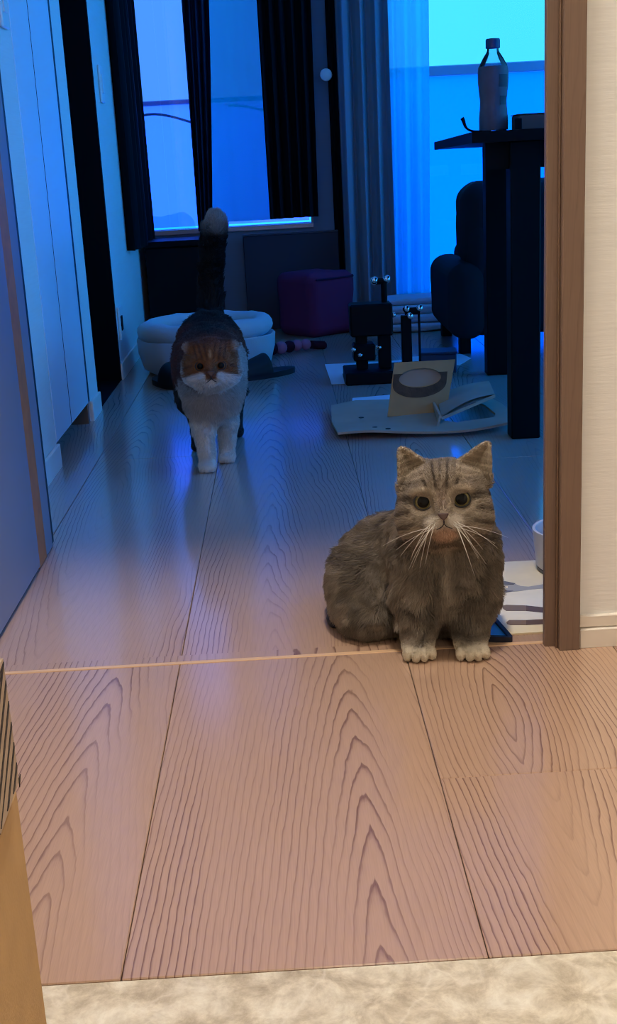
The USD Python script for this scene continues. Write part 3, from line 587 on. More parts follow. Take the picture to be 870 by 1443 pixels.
m2 = toflap(ex(sg.Polygon(dk).difference(sg.Polygon(hole)), .0012)); m2.apply_translation([0, -.0085, -.0005]); obj('scratched_patch', m2, M['card_dark'], sc, False, 'dark scratched patch around the hole')
ov = toflap(ex(sg.Polygon([(.5 + .37 * (x - .5) / .36, .70 + .18 * (y - .7) / .17) for x, y in hole]), .003)); ov.apply_translation([0, .007, 0]); obj('oval_inset', ov, M['card_pale'], sc, False, 'pale oval inset')
# tilted curling flap: a board propped up on a bent strip
u = np.linspace(0, 1, 20)[:, None]; v = np.linspace(0, 1, 10)[None]
q00, q10, q11, q01 = (np.array(p_) for p_ in ((.402, 3.085, .036), (.558, 3.17, .072), (.572, 3.34, .078), (.420, 3.30, .052)))
G = (1 - u[..., None]) * (1 - v[..., None]) * q00 + u[..., None] * (1 - v[..., None]) * q10 + u[..., None] * v[..., None] * q11 + (1 - u[..., None]) * v[..., None] * q01
G[..., 2] += .012 * np.sin(np.pi * u) * (1 - .3 * v)
obj('curled_flap', shell(G, np.broadcast_to(np.array([.001, -.002, -.008]), G.shape)), M['card_pale'], sc, 50, 'cardboard flap tilted up to the right')
G2 = np.stack([.385 + .012 * v + .030 * (1 - v) ** 2 * u, 3.055 + .030 * v + .16 * u + 0 * v, .016 + .024 * v + .014 * u * v], -1)
obj('fold_strip', shell(G2, np.broadcast_to(np.array([.006, 0, 0]), G2.shape)), M['card_pale'], sc, 50)
for (x, y) in ((.226, 3.065), (.258, 3.040), (.200, 3.20)):
    obj('slot_hole', lathe([(0, 0), (.007, 0), (.007, .0012), (0, .0012)], 16, (x, y, .0222)), M['card_print'], sc, False)

# ================================================================== by the doorway
pm = thing('placemat', 'cream placemat printed with cutlery shapes on the floor behind the cat', 'placemat')
PM = [(.270, 1.985), (.56, 1.985), (.56, 1.657), (.285, 1.657)]
obj('mat', prism([(.268, 1.985), (.57, 1.985), (.57, 1.656), (.268, 1.656)], .0003, .0030), M['mat_cream'], pm, False)
def onmat(name, pts, m_, z=.0031): obj(name, prism(pts, z, z + .0003), M[m_], pm, False)
onmat('fork_print', [(0.3093, 1.8921), (0.3461, 1.8857), (0.3595, 1.8691), (0.3665, 1.8573), (0.3782, 1.8518), (0.4156, 1.8629), (0.4454, 1.8648), (0.4406, 1.8446), (0.4104, 1.8394), (0.3755, 1.8385), (0.3619, 1.8339), (0.3478, 1.8329), (0.322, 1.8305), (0.3002, 1.8376), (0.3024, 1.851), (0.3443, 1.8507), (0.3462, 1.8608), (0.3053, 1.8679)], 'print_pale')
onmat('fork_print', [(0.3044, 1.8911), (0.3323, 1.8881), (0.3458, 1.8839), (0.3609, 1.8706), (0.3562, 1.8644), (0.3292, 1.8708), (0.3016, 1.8738)], 'print_grey', .0035)
onmat('fork_print', [(0.2988, 1.8568), (0.3303, 1.8445), (0.3507, 1.8358), (0.3405, 1.8308), (0.2952, 1.8351)], 'print_grey', .0035)
onmat('knife_print', [(0.3193, 1.7717), (0.3278, 1.7751), (0.3575, 1.767), (0.3529, 1.7441), (0.3229, 1.749), (0.32, 1.7573)], 'print_brown')
onmat('knife_print', [(0.3575, 1.767), (0.3907, 1.7504), (0.4159, 1.74), (0.411, 1.7192), (0.3758, 1.7326), (0.3529, 1.7441)], 'print_dark')
onmat('knife_print', [(0.3141, 1.7016), (0.3199, 1.7097), (0.3451, 1.7056), (0.341, 1.6855), (0.3182, 1.6892), (0.3138, 1.6943)], 'print_brown')
onmat('knife_print', [(0.3451, 1.7056), (0.4076, 1.7046), (0.4029, 1.6845), (0.341, 1.6855)], 'print_dark')
bw = thing('pet_bowl', 'pale ceramic pet bowl on the placemat beside the door jamb', 'bowl', (.474, 1.930, .0032))
obj('bowl_wall', lathe([(0, .004), (.060, .004), (.0655, .010), (.072, .070), (.0715, .0725), (.067, .0725), (.0655, .070), (.058, .014), (0, .012)], 64), M['bowl'], bw)
obj('foot_ring', lathe([(.052, 0), (.063, 0), (.0635, .006), (.052, .006), (.052, 0)], 48), M['bowl_foot'], bw)
ty = thing('blue_tray', 'thin blue tray with dark rim on the floor between grey cat and placemat', 'tray', (0, 0, .0))
tp = [(.268, 1.640), (.306, 1.632), (.293, 1.730), (.268, 1.735)]
obj('tray_base', prism(tp, .0008, .0055), M['bluetray'], ty, False)
rim = sg.Polygon(tp).buffer(.004, join_style=1).difference(sg.Polygon(tp).buffer(-.002)); obj('rim', ex(rim, .0085).apply_translation([0, 0, .0007]), M['navyrub'], ty, False, 'dark navy rim')
ds = thing('rubber_ball', 'small dark navy rubber ball against the grey cat rump', 'ball', (.058, 1.735, 0))
obj('ball_body', lathe([(0, 0), (.010, .0), (.014, .006), (.0155, .014), (.012, .023), (.006, .027), (0, .028)], 28), M['navyrub'], ds, True)

# cardboard box in the left foreground
fb = thing('cardboard_box', 'open brown cardboard box at the left front corner', 'box', (-.2215, .83, 0), 2)
obj('side_panel', chbox(-.004, 0, -.46, 0, 0, .236, .001), M['card'], fb)
obj('front_panel', chbox(-.34, -.0045, -.46, -.456, 0, .236, .001), M['card'], fb)
obj('back_panel', chbox(-.34, -.0045, -.004, 0, 0, .236, .001), M['card'], fb)
obj('far_side_panel', chbox(-.344, -.3405, -.46, 0, 0, .236, .001), M['card'], fb)
obj('bottom_panel', chbox(-.340, -.0045, -.4555, -.0045, .001, .005, .001), M['card'], fb)
bg = thing('paper_bag', 'folded brown paper bag with dark printed lines standing in the cardboard box', 'bag', (-.2290, .815, .0055), 2)
obj('bag_body', prism([(-.28, 0), (-.005, 0), (-.005, .228), (.0142, .246), (.0142, .345), (-.28, .345)], 0, .075).apply_transform(np.array([[1, 0, 0, 0], [0, 0, -1, 0], [0, 1, 0, 0], [0, 0, 0, 1.0]])), M['card_pale'], bg, False)
for k in range(9):
    z = .196 + .0165 * k; p_ = [(-.073, max(z, .249)), (-.073, max(z + .004, .249)), (-.002, min(z + .05, .343)), (-.002, min(z + .046, .343))]
    if z + .004 <= .249: t_ = (.249 - z) / .048; p_ = [(-.073 + .071 * t_, .249), (-.073 + .071 * t_ - .006, .249), (-.002, z + .05), (-.002, z + .046)]
    obj('printed_line', prism(p_, 0, .0006).apply_transform(np.array([[0, 0, 1, .0143], [1, 0, 0, 0], [0, 1, 0, 0], [0, 0, 0, 1.0]])), M['card_print'], bg, False)

# hall lamp
lp = thing('ceiling_light', 'round white ceiling downlight in the hall just before the doorway', 'light', (.10, 1.42, CH))
obj('housing', lathe([(0, -.001), (.108, -.001), (.115, -.006), (.112, -.012), (.092, -.0125), (0, -.0125)], 48), M['lampbody'], lp)
obj('diffuser', lathe([(0, -.026), (.05, -.0245), (.086, -.018), (.090, -.0128), (0, -.0127)], 48), M['lamp'], lp, True)
M['lamp2'] = mat('entry_fill_diffuser', {'e': ('emission', {'color': LAMP_COLOR, 'strength': ENTRY_FILL_STRENGTH})}, [], 'e.emission')  # added fill light behind the camera, brightens wall and cat fronts
lp = thing('ceiling_light', 'added unseen round fill light over the entrance behind the camera', 'light', (.25, -1.2, CH))
obj('housing', lathe([(0, -.001), (.19, -.001), (.20, -.012), (.20, -.03), (.17, -.034), (0, -.034)], 48), M['lampbody'], lp)
obj('diffuser', lathe([(0, -.085), (.10, -.080), (.165, -.058), (.172, -.035), (0, -.0345)], 48), M['lamp2'], lp, True)

# ================================================================== CATS
class Field:
    """signed distance field on a grid; primitives join with a smooth union; the skin is one continuous mesh"""
    def __init__(self, lo, hi, h):
        self.h = h; self.lo = np.array(lo, float); n = np.ceil((np.array(hi) - self.lo) / h).astype(int) + 1
        self.ax = [self.lo[i] + h * np.arange(n[i]) for i in range(3)]; self.D = np.full(n, .05, np.float32)
    def region(self, lo, hi):
        s = []
        for i in range(3):
            a = int(np.clip(np.floor((lo[i] - self.lo[i]) / self.h), 0, self.D.shape[i] - 1)); b = int(np.clip(np.ceil((hi[i] - self.lo[i]) / self.h) + 1, a + 1, self.D.shape[i])); s.append(slice(a, b))
        P = np.stack(np.meshgrid(*[self.ax[i][s[i]] for i in range(3)], indexing='ij'), -1)
        return tuple(s), P
    def join(self, s, d, k):
        a = self.D[s]; h = np.clip(.5 + .5 * (a - d) / k, 0, 1); self.D[s] = a * (1 - h) + d * h - k * h * (1 - h)
    def carve(self, s, d, k):
        a = self.D[s]; h = np.clip(.5 - .5 * (a + d) / k, 0, 1); self.D[s] = a * (1 - h) - d * h + k * h * (1 - h)
    def ell(self, c, r, k=.02, R=None, cut=False):
        c = np.array(c, float); r = np.array(r, float); m = r.max() + .04 + k
        s, P = self.region(c - m, c + m); q = P - c
        if R is not None: q = q @ R.T
        k0 = np.linalg.norm(q / r, axis=-1); k1 = np.linalg.norm(q / (r * r), axis=-1) + 1e-9
        (self.carve if cut else self.join)(s, k0 * (k0 - 1) / k1, k)
    def cone(self, a, b, ra, rb, k=.02):
        a, b = np.array(a, float), np.array(b, float); m = max(ra, rb) + .04 + k
        s, P = self.region(np.minimum(a, b) - m, np.maximum(a, b) + m); ba = b - a
        t = np.clip(((P - a) @ ba) / (ba @ ba), 0, 1); d = np.linalg.norm(P - a - t[..., None] * ba, axis=-1) - (ra + (rb - ra) * t)
        self.join(s, d, k)
    def chain(self, pts, rs, k=.02):
        for i in range(len(pts) - 1): self.cone(pts[i], pts[i + 1], rs[i], rs[i + 1], k)
    def custom(self, c, m, fn, k):
        s, P = self.region(np.array(c) - m, np.array(c) + m); self.join(s, fn(P), k)
    def sample(self, p):
        from scipy.ndimage import map_coordinates
        return map_coordinates(self.D, ((np.asarray(p) - self.lo) / self.h).T, order=1, mode='nearest')
    def skin(self):
        D = self.D; h = self.h; S = D < 0; n = np.array(D.shape)
        c = np.zeros(n - 1, np.int8); corners = list(np.ndindex(2, 2, 2))
        for o in corners: c += S[o[0]:n[0] - 1 + o[0], o[1]:n[1] - 1 + o[1], o[2]:n[2] - 1 + o[2]]
        cells = np.argwhere((c > 0) & (c < 8)); acc = np.zeros((len(cells), 3)); cnt = np.zeros(len(cells))
        for o in corners:
            for ax in range(3):
                if o[ax]: continue
                o2 = list(o); o2[ax] = 1
                a = D[tuple((cells + o).T)]; b = D[tuple((cells + o2).T)]; m = (a < 0) != (b < 0); t = np.where(m, a / np.where(m, a - b, 1), 0)
                p = np.array(o, float)[None] + np.eye(3)[ax][None] * t[:, None]; acc[m] += p[m]; cnt[m] += 1
        V = self.lo + h * (cells + acc / cnt[:, None]); ids = -np.ones(n - 1, np.int64); ids[tuple(cells.T)] = np.arange(len(cells)); F = []
        for ax in range(3):
            u, w = (ax + 1) % 3, (ax + 2) % 3
            a = np.take(S, range(n[ax] - 1), ax); b = np.take(S, range(1, n[ax]), ax)
            e = np.argwhere(a != b); e = e[(e[:, u] > 0) & (e[:, w] > 0) & (e[:, u] < n[u] - 1) & (e[:, w] < n[w] - 1)]
            fl = a[tuple(e.T)]; du = np.eye(3, dtype=int)[u]; dw = np.eye(3, dtype=int)[w]
            q = np.stack([ids[tuple((e - du - dw).T)], ids[tuple((e - dw).T)], ids[tuple(e.T)], ids[tuple((e - du).T)]], 1)
            q[~fl] = q[~fl][:, ::-1]; F.append(q)
        F = np.vstack(F); F = np.vstack([F[:, [0, 1, 2]], F[:, [0, 2, 3]]])
        m = trimesh.Trimesh(V, F, process=False); m.remove_unreferenced_vertices()
        parts = m.split(only_watertight=False); m = max(parts, key=lambda x: len(x.vertices))
        e = m.edges_unique; from scipy.sparse import coo_matrix
        nv = len(m.vertices); A = coo_matrix((np.ones(2 * len(e)), (np.r_[e[:, 0], e[:, 1]], np.r_[e[:, 1], e[:, 0]])), (nv, nv)).tocsr(); deg = np.maximum(np.asarray(A.sum(1)).ravel(), 1)[:, None]; v = np.array(m.vertices)
        for k in range(8): v = v + (.5 if k % 2 == 0 else -.52) * (A @ v / deg - v)
        m.vertices = v; m.fix_normals(); return m

def attr_mat(name, rough=.6, sheen=.3, spec=.25):
    return mat(name, {'a': ('attribute', {'attribute': 'fur_color'}), 'p': ('principled_bsdf', {'roughness': rough, 'specular_ior_level': spec})}, [('a.color', 'p.base_color')], 'p.BSDF')
M['skin'] = attr_mat('cat_coat')
M['fur'] = attr_mat('cat_fur', .55)
def put_color(prim, col, interp='vertex'):
    pv = UsdGeom.PrimvarsAPI(prim).CreatePrimvar('fur_color', Sdf.ValueTypeNames.Color3fArray, interp); pv.Set(Vt.Vec3fArray.FromNumpy(np.asarray(col, np.float32)))
def curves(name, parent, pts, widths, m_, label=None, kind=None, colors=None):
    """pts (n, k, 3), widths (k) or (n, k)"""
    n, k = pts.shape[:2]
    b = UsdGeom.BasisCurves.Define(stage, path_for(name, parent)); b.CreateTypeAttr('linear')
    b.CreateCurveVertexCountsAttr(Vt.IntArray.FromNumpy(np.full(n, k, np.int32))); b.CreatePointsAttr(Vt.Vec3fArray.FromNumpy(pts.reshape(-1, 3).astype(np.float32)))
    w = np.broadcast_to(widths, (n, k)).astype(np.float32).ravel(); b.CreateWidthsAttr(Vt.FloatArray.FromNumpy(w)); b.SetWidthsInterpolation('vertex')
    UsdShade.MaterialBindingAPI.Apply(b.GetPrim()).Bind(m_)
    if colors is not None: put_color(b, np.repeat(colors, k, axis=0))
    return tag(b, label, kind=kind)
def grow_fur(parent, skin, n, color_fn, flow_fn, len_fn, width, keep_fn, seed, lean=.75, label=None, clump_fn=lambda P: np.full(len(P), 1.2)):
    r_ = np.random.default_rng(seed)
    P, fi = trimesh.sample.sample_surface(skin, n, seed=seed); N = skin.face_normals[fi]
    vn = skin.vertex_normals; bary = trimesh.triangles.points_to_barycentric(skin.triangles[fi], P); N = (vn[skin.faces[fi]] * bary[..., None]).sum(1); N /= np.linalg.norm(N, axis=1, keepdims=True)
    ok = keep_fn(P); P, N = P[ok], N[ok]
    fl = flow_fn(P, N); fl = fl + r_.normal(0, .22, fl.shape); fl -= N * (fl * N).sum(1, keepdims=True); fl /= np.linalg.norm(fl, axis=1, keepdims=True) + 1e-9
    # locks: neighbouring strands lean together
    clump = np.stack([meshkit.noise(P * 70, 11 + i) - .5 for i in range(3)], 1); fl = fl + clump_fn(P)[:, None] * clump
    L = len_fn(P) * r_.uniform(.7, 1.15, len(P)); t = np.array([0, .4, .75, 1.0])
    ln = lean
    S = P[:, None] + L[:, None, None] * (N[:, None] * (t * (1 - .62 * ln * t))[None, :, None] + fl[:, None] * (ln * (t ** 1.35))[None, :, None])
    S[..., 2] = np.maximum(S[..., 2], .0012)
    C = color_fn(P, N) * r_.uniform(.82, 1.18, (len(P), 1))
    return curves('fur', parent, S, np.array([1.0, .9, .6, .12]) * width, M['fur'], label, 'stuff', np.clip(C, 0, 1))

def head_axes(H, roll, yaw=0, pitch=0):
    Z = EYE - H; Z = Z / np.linalg.norm(Z); c, s_ = math.cos(roll), math.sin(roll)
    X = CR * c + CU * s_; X -= Z * (X @ Z); X /= np.linalg.norm(X); Y = np.cross(Z, X)
    def rot(a, b, t): return a * math.cos(t) + b * math.sin(t), -a * math.sin(t) + b * math.cos(t)
    X, Z = rot(X, Z, yaw); Z, Y = rot(Z, Y, pitch)
    return np.stack([X, Y, Z])
def cap_mesh(r, half, n=24):
    a = np.linspace(0, half, 7)[1:]; v = [[0, 0, r]]; f = []
    for i, t in enumerate(a):
        for j in range(n): v.append([r * math.sin(t) * math.cos(2 * math.pi * j / n), r * math.sin(t) * math.sin(2 * math.pi * j / n), r * math.cos(t)])
    for j in range(n): f.append([0, 1 + j, 1 + (j + 1) % n])
    for i in range(len(a) - 1):
        for j in range(n):
            p, q = 1 + i * n + j, 1 + i * n + (j + 1) % n; f += [[p, p + n, q + n], [p, q + n, q]]
    return trimesh.Trimesh(np.array(v), np.array(f), process=False)
def to_world(m, R, H): m.vertices = np.asarray(m.vertices) @ R + H; return m
M['iris'] = plain('cat_iris', lin(98, 88, 52), .15, .3, 400, specular_ior_level=.25)
M['iris2'] = plain('cat_iris_amber', lin(104, 64, 26), .15, specular_ior_level=.25)
M['pupil'] = plain('cat_pupil', lin(3, 3, 3), .12, specular_ior_level=.18)
M['eyerim'] = plain('cat_eye_rim', lin(26, 22, 20), .4)
M['nose'] = plain('cat_nose', lin(74, 52, 46), .6)
M['nose2'] = plain('cat_nose_brown', lin(88, 48, 34), .4)
M['mouth'] = plain('cat_mouth', lin(34, 25, 22), .6)
M['whisker'] = plain('cat_whisker', lin(205, 196, 182), .4)
def eye_parts(parent, F, R, H, x, y, rb, disc, pupil, iris, tilt=0):
    """eyeball seated in the face so that a disc of that radius shows"""
    z = np.linspace(.09, 0, 200); d = F.sample(H + np.stack([np.full(200, x), np.full(200, y), z], 1) @ R); zs = z[np.argmax(d < 0)]
    zc = zs - math.sqrt(rb * rb - disc * disc) + .0005
    e = sphere((0, 0, 0), rb, 4); c = np.array([x, y, zc])
    ep = obj('eye', to_world(e.apply_translation(c), R, H), iris, parent, True)
    rimv = tube([(x + disc * 1.02 * math.cos(t) * 1.06, y + disc * .97 * math.sin(t), zs + .0015 - .10 * abs(math.cos(t)) * disc + .03 * disc) for t in np.linspace(0, 2 * np.pi, 33)], .0013, 6)
    obj('pupil', to_world(cap_mesh(rb + .0003, math.asin(pupil / rb)).apply_translation(c), R, H), M['pupil'], ep, True)
    obj('eye_rim', to_world(rimv, R, H), M['eyerim'], ep, True)
    return zs
def ear_fn(H, R, A, B, T, zc, rnd, cup, th):
    """cupped ear between outer base A, inner base B and tip T (head frame)"""
    A, B, T = map(lambda q: np.array(q, float), (A, B, T))
    def f(P):
        q = (P - H) @ R.T; p = q[..., :2]; ds = []; sgn = None
        best = None; s_ = None
        for a, b in ((A, B), (B, T), (T, A)):
            e = b - a; w = p - a; t = np.clip((w @ e) / (e @ e), 0, 1); dd = np.linalg.norm(w - t[..., None] * e, axis=-1); cr = e[0] * w[..., 1] - e[1] * w[..., 0]
            best = dd if best is None else np.minimum(best, dd); s_ = np.sign(cr) if s_ is None else s_ + np.sign(cr)
        inside = np.abs(s_) > 2.5; d2 = np.where(inside, -best, best) - rnd
        rec = cup * np.clip(-d2 - .002, 0, .014) / .014
        w = q[..., 2] - (zc - rec + .10 * (p[..., 1] - A[1]) * -1)
        return np.maximum(d2, np.abs(w) - th)
    return f

# ---------------------------------------------------------------- the grey cat, sitting in the doorway
def grey_cat():
    t = thing('cat', 'plump grey tabby cat sitting on the threshold facing the camera', 'cat')
    H = np.array([.2135, 1.630, .2195]); R = head_axes(H, math.radians(4.4))
    F = Field((.0, 1.53, -.01), (.345, 1.97, .335), .0026)
    g = lambda x, y, z: H + np.array([x, y, z]) @ R
    # body
    F.cone((.218, 1.710, .118), (.147, 1.800, .072), .074, .075, .03)
    F.ell((.222, 1.672, .105), (.068, .058, .090), .03)
    F.ell((.217, 1.690, .158), (.066, .060, .055), .03)
    F.ell((.105, 1.752, .054), (.056, .080, .060), .03)
    F.ell((.112, 1.700, .030), (.052, .052, .032), .03)
    F.ell((.222, 1.765, .066), (.060, .078, .070), .03)
    F.ell((.150, 1.80, .05), (.085, .075, .055), .03)
    F.chain([(.13, 1.87, .03), (.19, 1.905, .022), (.25, 1.89, .02), (.275, 1.85, .018)], [.026, .024, .022, .018], .02)
    F.ell((.212, 1.700, .040), (.060, .060, .046), .03)
    # front legs and paws
    for (x0, x1, px, py) in ((.180, .172, .1685, 1.598), (.252, .246, .2435, 1.590)):
        F.chain([(x0, 1.655, .125), (x0 - .002, 1.638, .075), (x1, py + .024, .028)], [.039, .034, .0262], .02)
        F.ell((px, py + .005, .0130), (.0228, .027, .0142), .012)
        for dx in (-.0168, -.0056, .0056, .0168):
            F.ell((px + dx * 1.05, py - .0215 + abs(dx) * .5, .0100), (.0062, .0110, .0108), .0022)
    # head
    F.ell(g(0, .004, -.012), (.061, .054, .055), .02, R)
    for s_ in (-1, 1):
        F.ell(g(.036 * s_ - .001, -.022, .002), (.030, .032, .038), .018, R)
        F.ell(g(.0128 * s_ - .002, -.0315, .0490), (.0150, .0115, .0125), .008, R)
        F.ell(g(.0265 * s_ - .002, .0155, .0350), (.018, .0070, .0115), .010, R)
    F.ell(g(0, -.038, .005), (.056, .028, .038), .018, R)
    F.ell(g(0, .028, .020), (.036, .024, .028), .018, R)
    F.cone(g(-.002, .006, .040), g(-.002, -.019, .0555), .0105, .0085, .010)
    F.ell(g(-.002, -.0465, .041), (.0150, .0110, .0130), .008, R)
    for (A, B, T) in (((-.057, .020), (-.018, .049), (-.0525, .075)), ((.024, .049), (.0615, .021), (.0650, .073))):
        F.custom(g((A[0] + T[0]) / 2, .05, 0), .075, ear_fn(H, R, A, B, T, .004, .0062, .013, .0040), .007)
    skin = F.skin()
    ex, ey = .0262, .0008
    def hc(P): return (P - H) @ R.T
    def color(P, N=None):
        q = hc(P); x, y, z = q[:, 0] + .002, q[:, 1], q[:, 2]; ax = np.abs(x)
        n1 = meshkit.fbm(P * 28, 3, 3); n2 = meshkit.fbm(P * 75, 2, 9)
        base = np.array(lin(133, 118, 101)); dark = np.array(lin(66, 54, 43)); pale = np.array(lin(200, 182, 158))
        m = np.clip((n1 - .42) * 3.2, 0, 1)
        body_st = .5 + .5 * np.sin(120 * (P[:, 0] * .8 - P[:, 2] * .35 + P[:, 1] * .3) + 9 * n1)
        C = base[None] * (1 - .46 * m[:, None]) * (1 - .30 * np.clip((body_st[:, None] - .6) / .25, 0, 1)) * (.9 + .2 * n2[:, None])
        leg = (P[:, 1] < 1.66) & (P[:, 2] < .075); C = np.where((leg & (np.sin(P[:, 2] * 190 + 2 * n1) > .45))[:, None], C * .82, C)
        pw = (np.clip((.025 + .010 * (n1 - .5) - P[:, 2]) / .012, 0, 1) * np.clip((1.634 - P[:, 1]) / .012, 0, 1))[:, None]; C = C * (1 - pw) + pw * np.array(lin(200, 184, 158)) * (.85 + .3 * n2[:, None])
        tuft = np.clip(1 - np.abs(P[:, 0] - .213) / .016, 0, 1) * np.clip((P[:, 2] - .05) / .03, 0, 1) * (P[:, 1] < 1.66); C = C * (1 - .5 * tuft[:, None]) + .5 * tuft[:, None] * pale * .95
        head = (y > -.062) & (np.linalg.norm(q, axis=1) < .105) & (z > -.06); h = np.zeros_like(C) + base
        h *= (.92 + .16 * n2[:, None])
        def blend(mask, col, a=1.0):
            w = (np.clip(mask, 0, 1) * a)[:, None]; h[:] = h * (1 - w) + np.asarray(col) * w
        ss = lambda v, a, b: np.clip((v - a) / (b - a), 0, 1)
        # forehead M and cheek lines
        up_ = ss(y, .012, .020) * (1 - ss(y, .050, .060)) * ss(z, -.02, .0)
        for lx, wd, fan in ((.0075, .0026, .10), (.0205, .0030, .30)):
            blend(up_ * (1 - ss(np.abs(ax - lx - fan * (y - .02)), wd * .5, wd)), dark, .85)
        blend(up_ * (1 - ss(np.abs(x), .001, .003)) * ss(y, .03, .04), dark, .6)
        side = ss(ax, .036, .044) * ss(z, -.035, -.01)
        blend(side * ss(np.sin((y + .28 * ax) * 330 + 1.0), .35, .8) * (1 - ss(y, .012, .02)), dark, .65)
        blend(side * ss(np.sin((y + .28 * ax) * 330 + 4.0), .55, .95) * (1 - ss(y, .012, .02)), pale, .22)
        de = np.hypot((ax - ex) * .92, y - ey)
        blend((1 - ss(np.abs(de - .0175), .002, .0045)) * ss(z, 0, .02), pale, .40)
        blend((1 - ss(np.hypot(ax - ex - .019, y - ey - .003), .004, .009)) * ss(z, 0, .02), dark, .8)
        blend((1 - ss(ax, .004, .010)) * ss(y, -.014, -.004) * (1 - ss(y, .010, .02)) * ss(z, .02, .03), np.array(lin(122, 100, 84)), .7)
        blend((1 - ss(np.hypot((ax - .0125) / 1.35, (y + .031)), .008, .0125)) * ss(z, .028, .036), lin(196, 182, 164), .75)
        blend((1 - ss(np.hypot(x / 1.5, y + .047), .008, .013)) * ss(z, .02, .03), lin(176, 138, 112), .85)
        blend(ss(-y, .050, .058), dark, .55)  # shade under the chin darkened into the coat
        inear = (y > .030) & (ax > .022) & (z > -.014); blend(inear * 1.0, np.array(lin(150, 132, 110)), .6)
        blend(inear * ss(np.sin(y * 600 + ax * 200), .3, .8), pale, .35)
        C[head] = h[head]
        throat_shade = (~head) & (P[:, 1] < 1.66) & (P[:, 2] > .115) & (np.abs(P[:, 0] - .215) < .055); C[throat_shade] *= .88  # throat shade below the head darkened into the coat
        return np.clip(C, 0.003, 1)
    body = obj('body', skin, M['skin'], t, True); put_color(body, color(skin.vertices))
    for s_ in (-1, 1):
        eye_parts(t, F, R, H, s_ * ex - .002, ey, .0148, .0114, .0080, M['iris'])
    def zsurf(x, y):
        z = np.linspace(.09, 0, 300); d = F.sample(H + np.stack([np.full(300, x), np.full(300, y), z], 1) @ R); return z[np.argmax(d < 0)]
    nz = zsurf(-.002, -.021); nm = trimesh.convex.convex_hull(np.vstack([sphere((x, y, 0), .0020, 2).vertices for x, y in ((-.0062, .003), (.0062, .003), (0, -.0048), (-.0035, -.0015), (.0035, -.0015))]))
    nm.apply_scale([.9, .85, 1.0]); nm.apply_translation([-.002, -.0205, nz + .0022]); obj('nose', to_world(nm, R, H), M['nose'], t, 50)
    ml = []
    for s_ in (-1, 1):
        ps = [(-.002, -.0262), (-.002, -.0310), (-.002 + s_ * .0035, -.0350), (-.002 + s_ * .0075, -.0370), (-.002 + s_ * .0105, -.0382)]
        ml.append(tube([(x, y, zsurf(x, y) + .0022) for x, y in spline(ps, 14)], .0006, 6))
    obj('mouth', to_world(cat_(ml), R, H), M['mouth'], t, True)
    def keep(P):
        q = hc(P); x = q[:, 0] + .002; de = np.hypot(np.abs(x) - ex, q[:, 1] - ey)
        return ~((de < .0119) & (q[:, 2] > 0) & (q[:, 1] < ey + .0062)) & ~((np.hypot(x / 1.3, q[:, 1] + .0195) < .0055) & (q[:, 2] > .03)) & (P[:, 2] > .002)
    def flow(P, N):
        q = hc(P); hd = np.linalg.norm(q, axis=1) < .085
        d = np.stack([P[:, 0] - .215, P[:, 1] - 1.66 + .03, P[:, 2] * 0 - .35], 1); d[:, :2] *= 1.2; d /= np.linalg.norm(d, axis=1, keepdims=True)
        o = q - np.array([-.002, -.022, .055]); o[:, 2] -= .02; o /= np.linalg.norm(o, axis=1, keepdims=True) + 1e-9
        # around the eyes the coat lies away from the eye
        for s_ in (-1, 1):
            e = q[:, :2] - np.array([s_ * ex - .002, ey]); r_ = np.linalg.norm(e, axis=1); w = np.clip(1 - (r_ - .012) / .008, 0, 1)[:, None]
            o[:, :2] = o[:, :2] * (1 - w) + w * e / (r_[:, None] + 1e-9)
        return np.where(hd[:, None], o @ R, d)
    def length(P):
        q = hc(P); front = (q[:, 2] > .025) & (np.abs(q[:, 0]) < .045) & (q[:, 1] > -.05) & (q[:, 1] < .06); L = np.full(len(P), .0125)
        L[np.linalg.norm(q, axis=1) < .10] = .0068; L[front] = .0038; L[(q[:, 2] > .036)] = .0030
        L[(q[:, 1] > .030) & (np.abs(q[:, 0]) > .02)] = .0028; de = np.hypot(np.abs(q[:, 0] + .002) - ex, q[:, 1] - ey); L[(de < .0165) & (q[:, 2] > 0)] = .0020; L[P[:, 2] < .040] = .0035; L[(P[:, 2] < .022) & (P[:, 1] < 1.625)] = .0014; L[(P[:, 1] > 1.65) & (P[:, 2] < .05)] = .012; return L
    grow_fur(t, skin, 120000, color, flow, length, .00078, keep, 5, .82, None, lambda P: np.where(np.linalg.norm(hc(P), axis=1) < .09, .45, 1.35))
    wl_ = []; r_ = np.random.default_rng(3)
    for s_ in (-1, 1):
        for k in range(9):
            x0, y0 = -.002 + s_ * (.012 + .0028 * (k % 4)), -.0285 - .0035 * (k // 3); z0 = zsurf(x0, y0)
            a = r_.uniform(-1.25, -.35) if k < 7 else r_.uniform(-.3, .0); L = r_.uniform(.038, .066); u = np.linspace(0, 1, 10)
            wl_.append(np.stack([x0 + s_ * L * u * math.cos(a), y0 + L * u * math.sin(a) - .014 * u ** 2, z0 + .012 * np.sin(u * 2.2) - .010 * u ** 2], 1) @ R + H)
    curves('whiskers', t, np.array(wl_), np.linspace(.0008, .00025, 10), M['whisker'], 'long pale whiskers', 'stuff')
grey_cat()

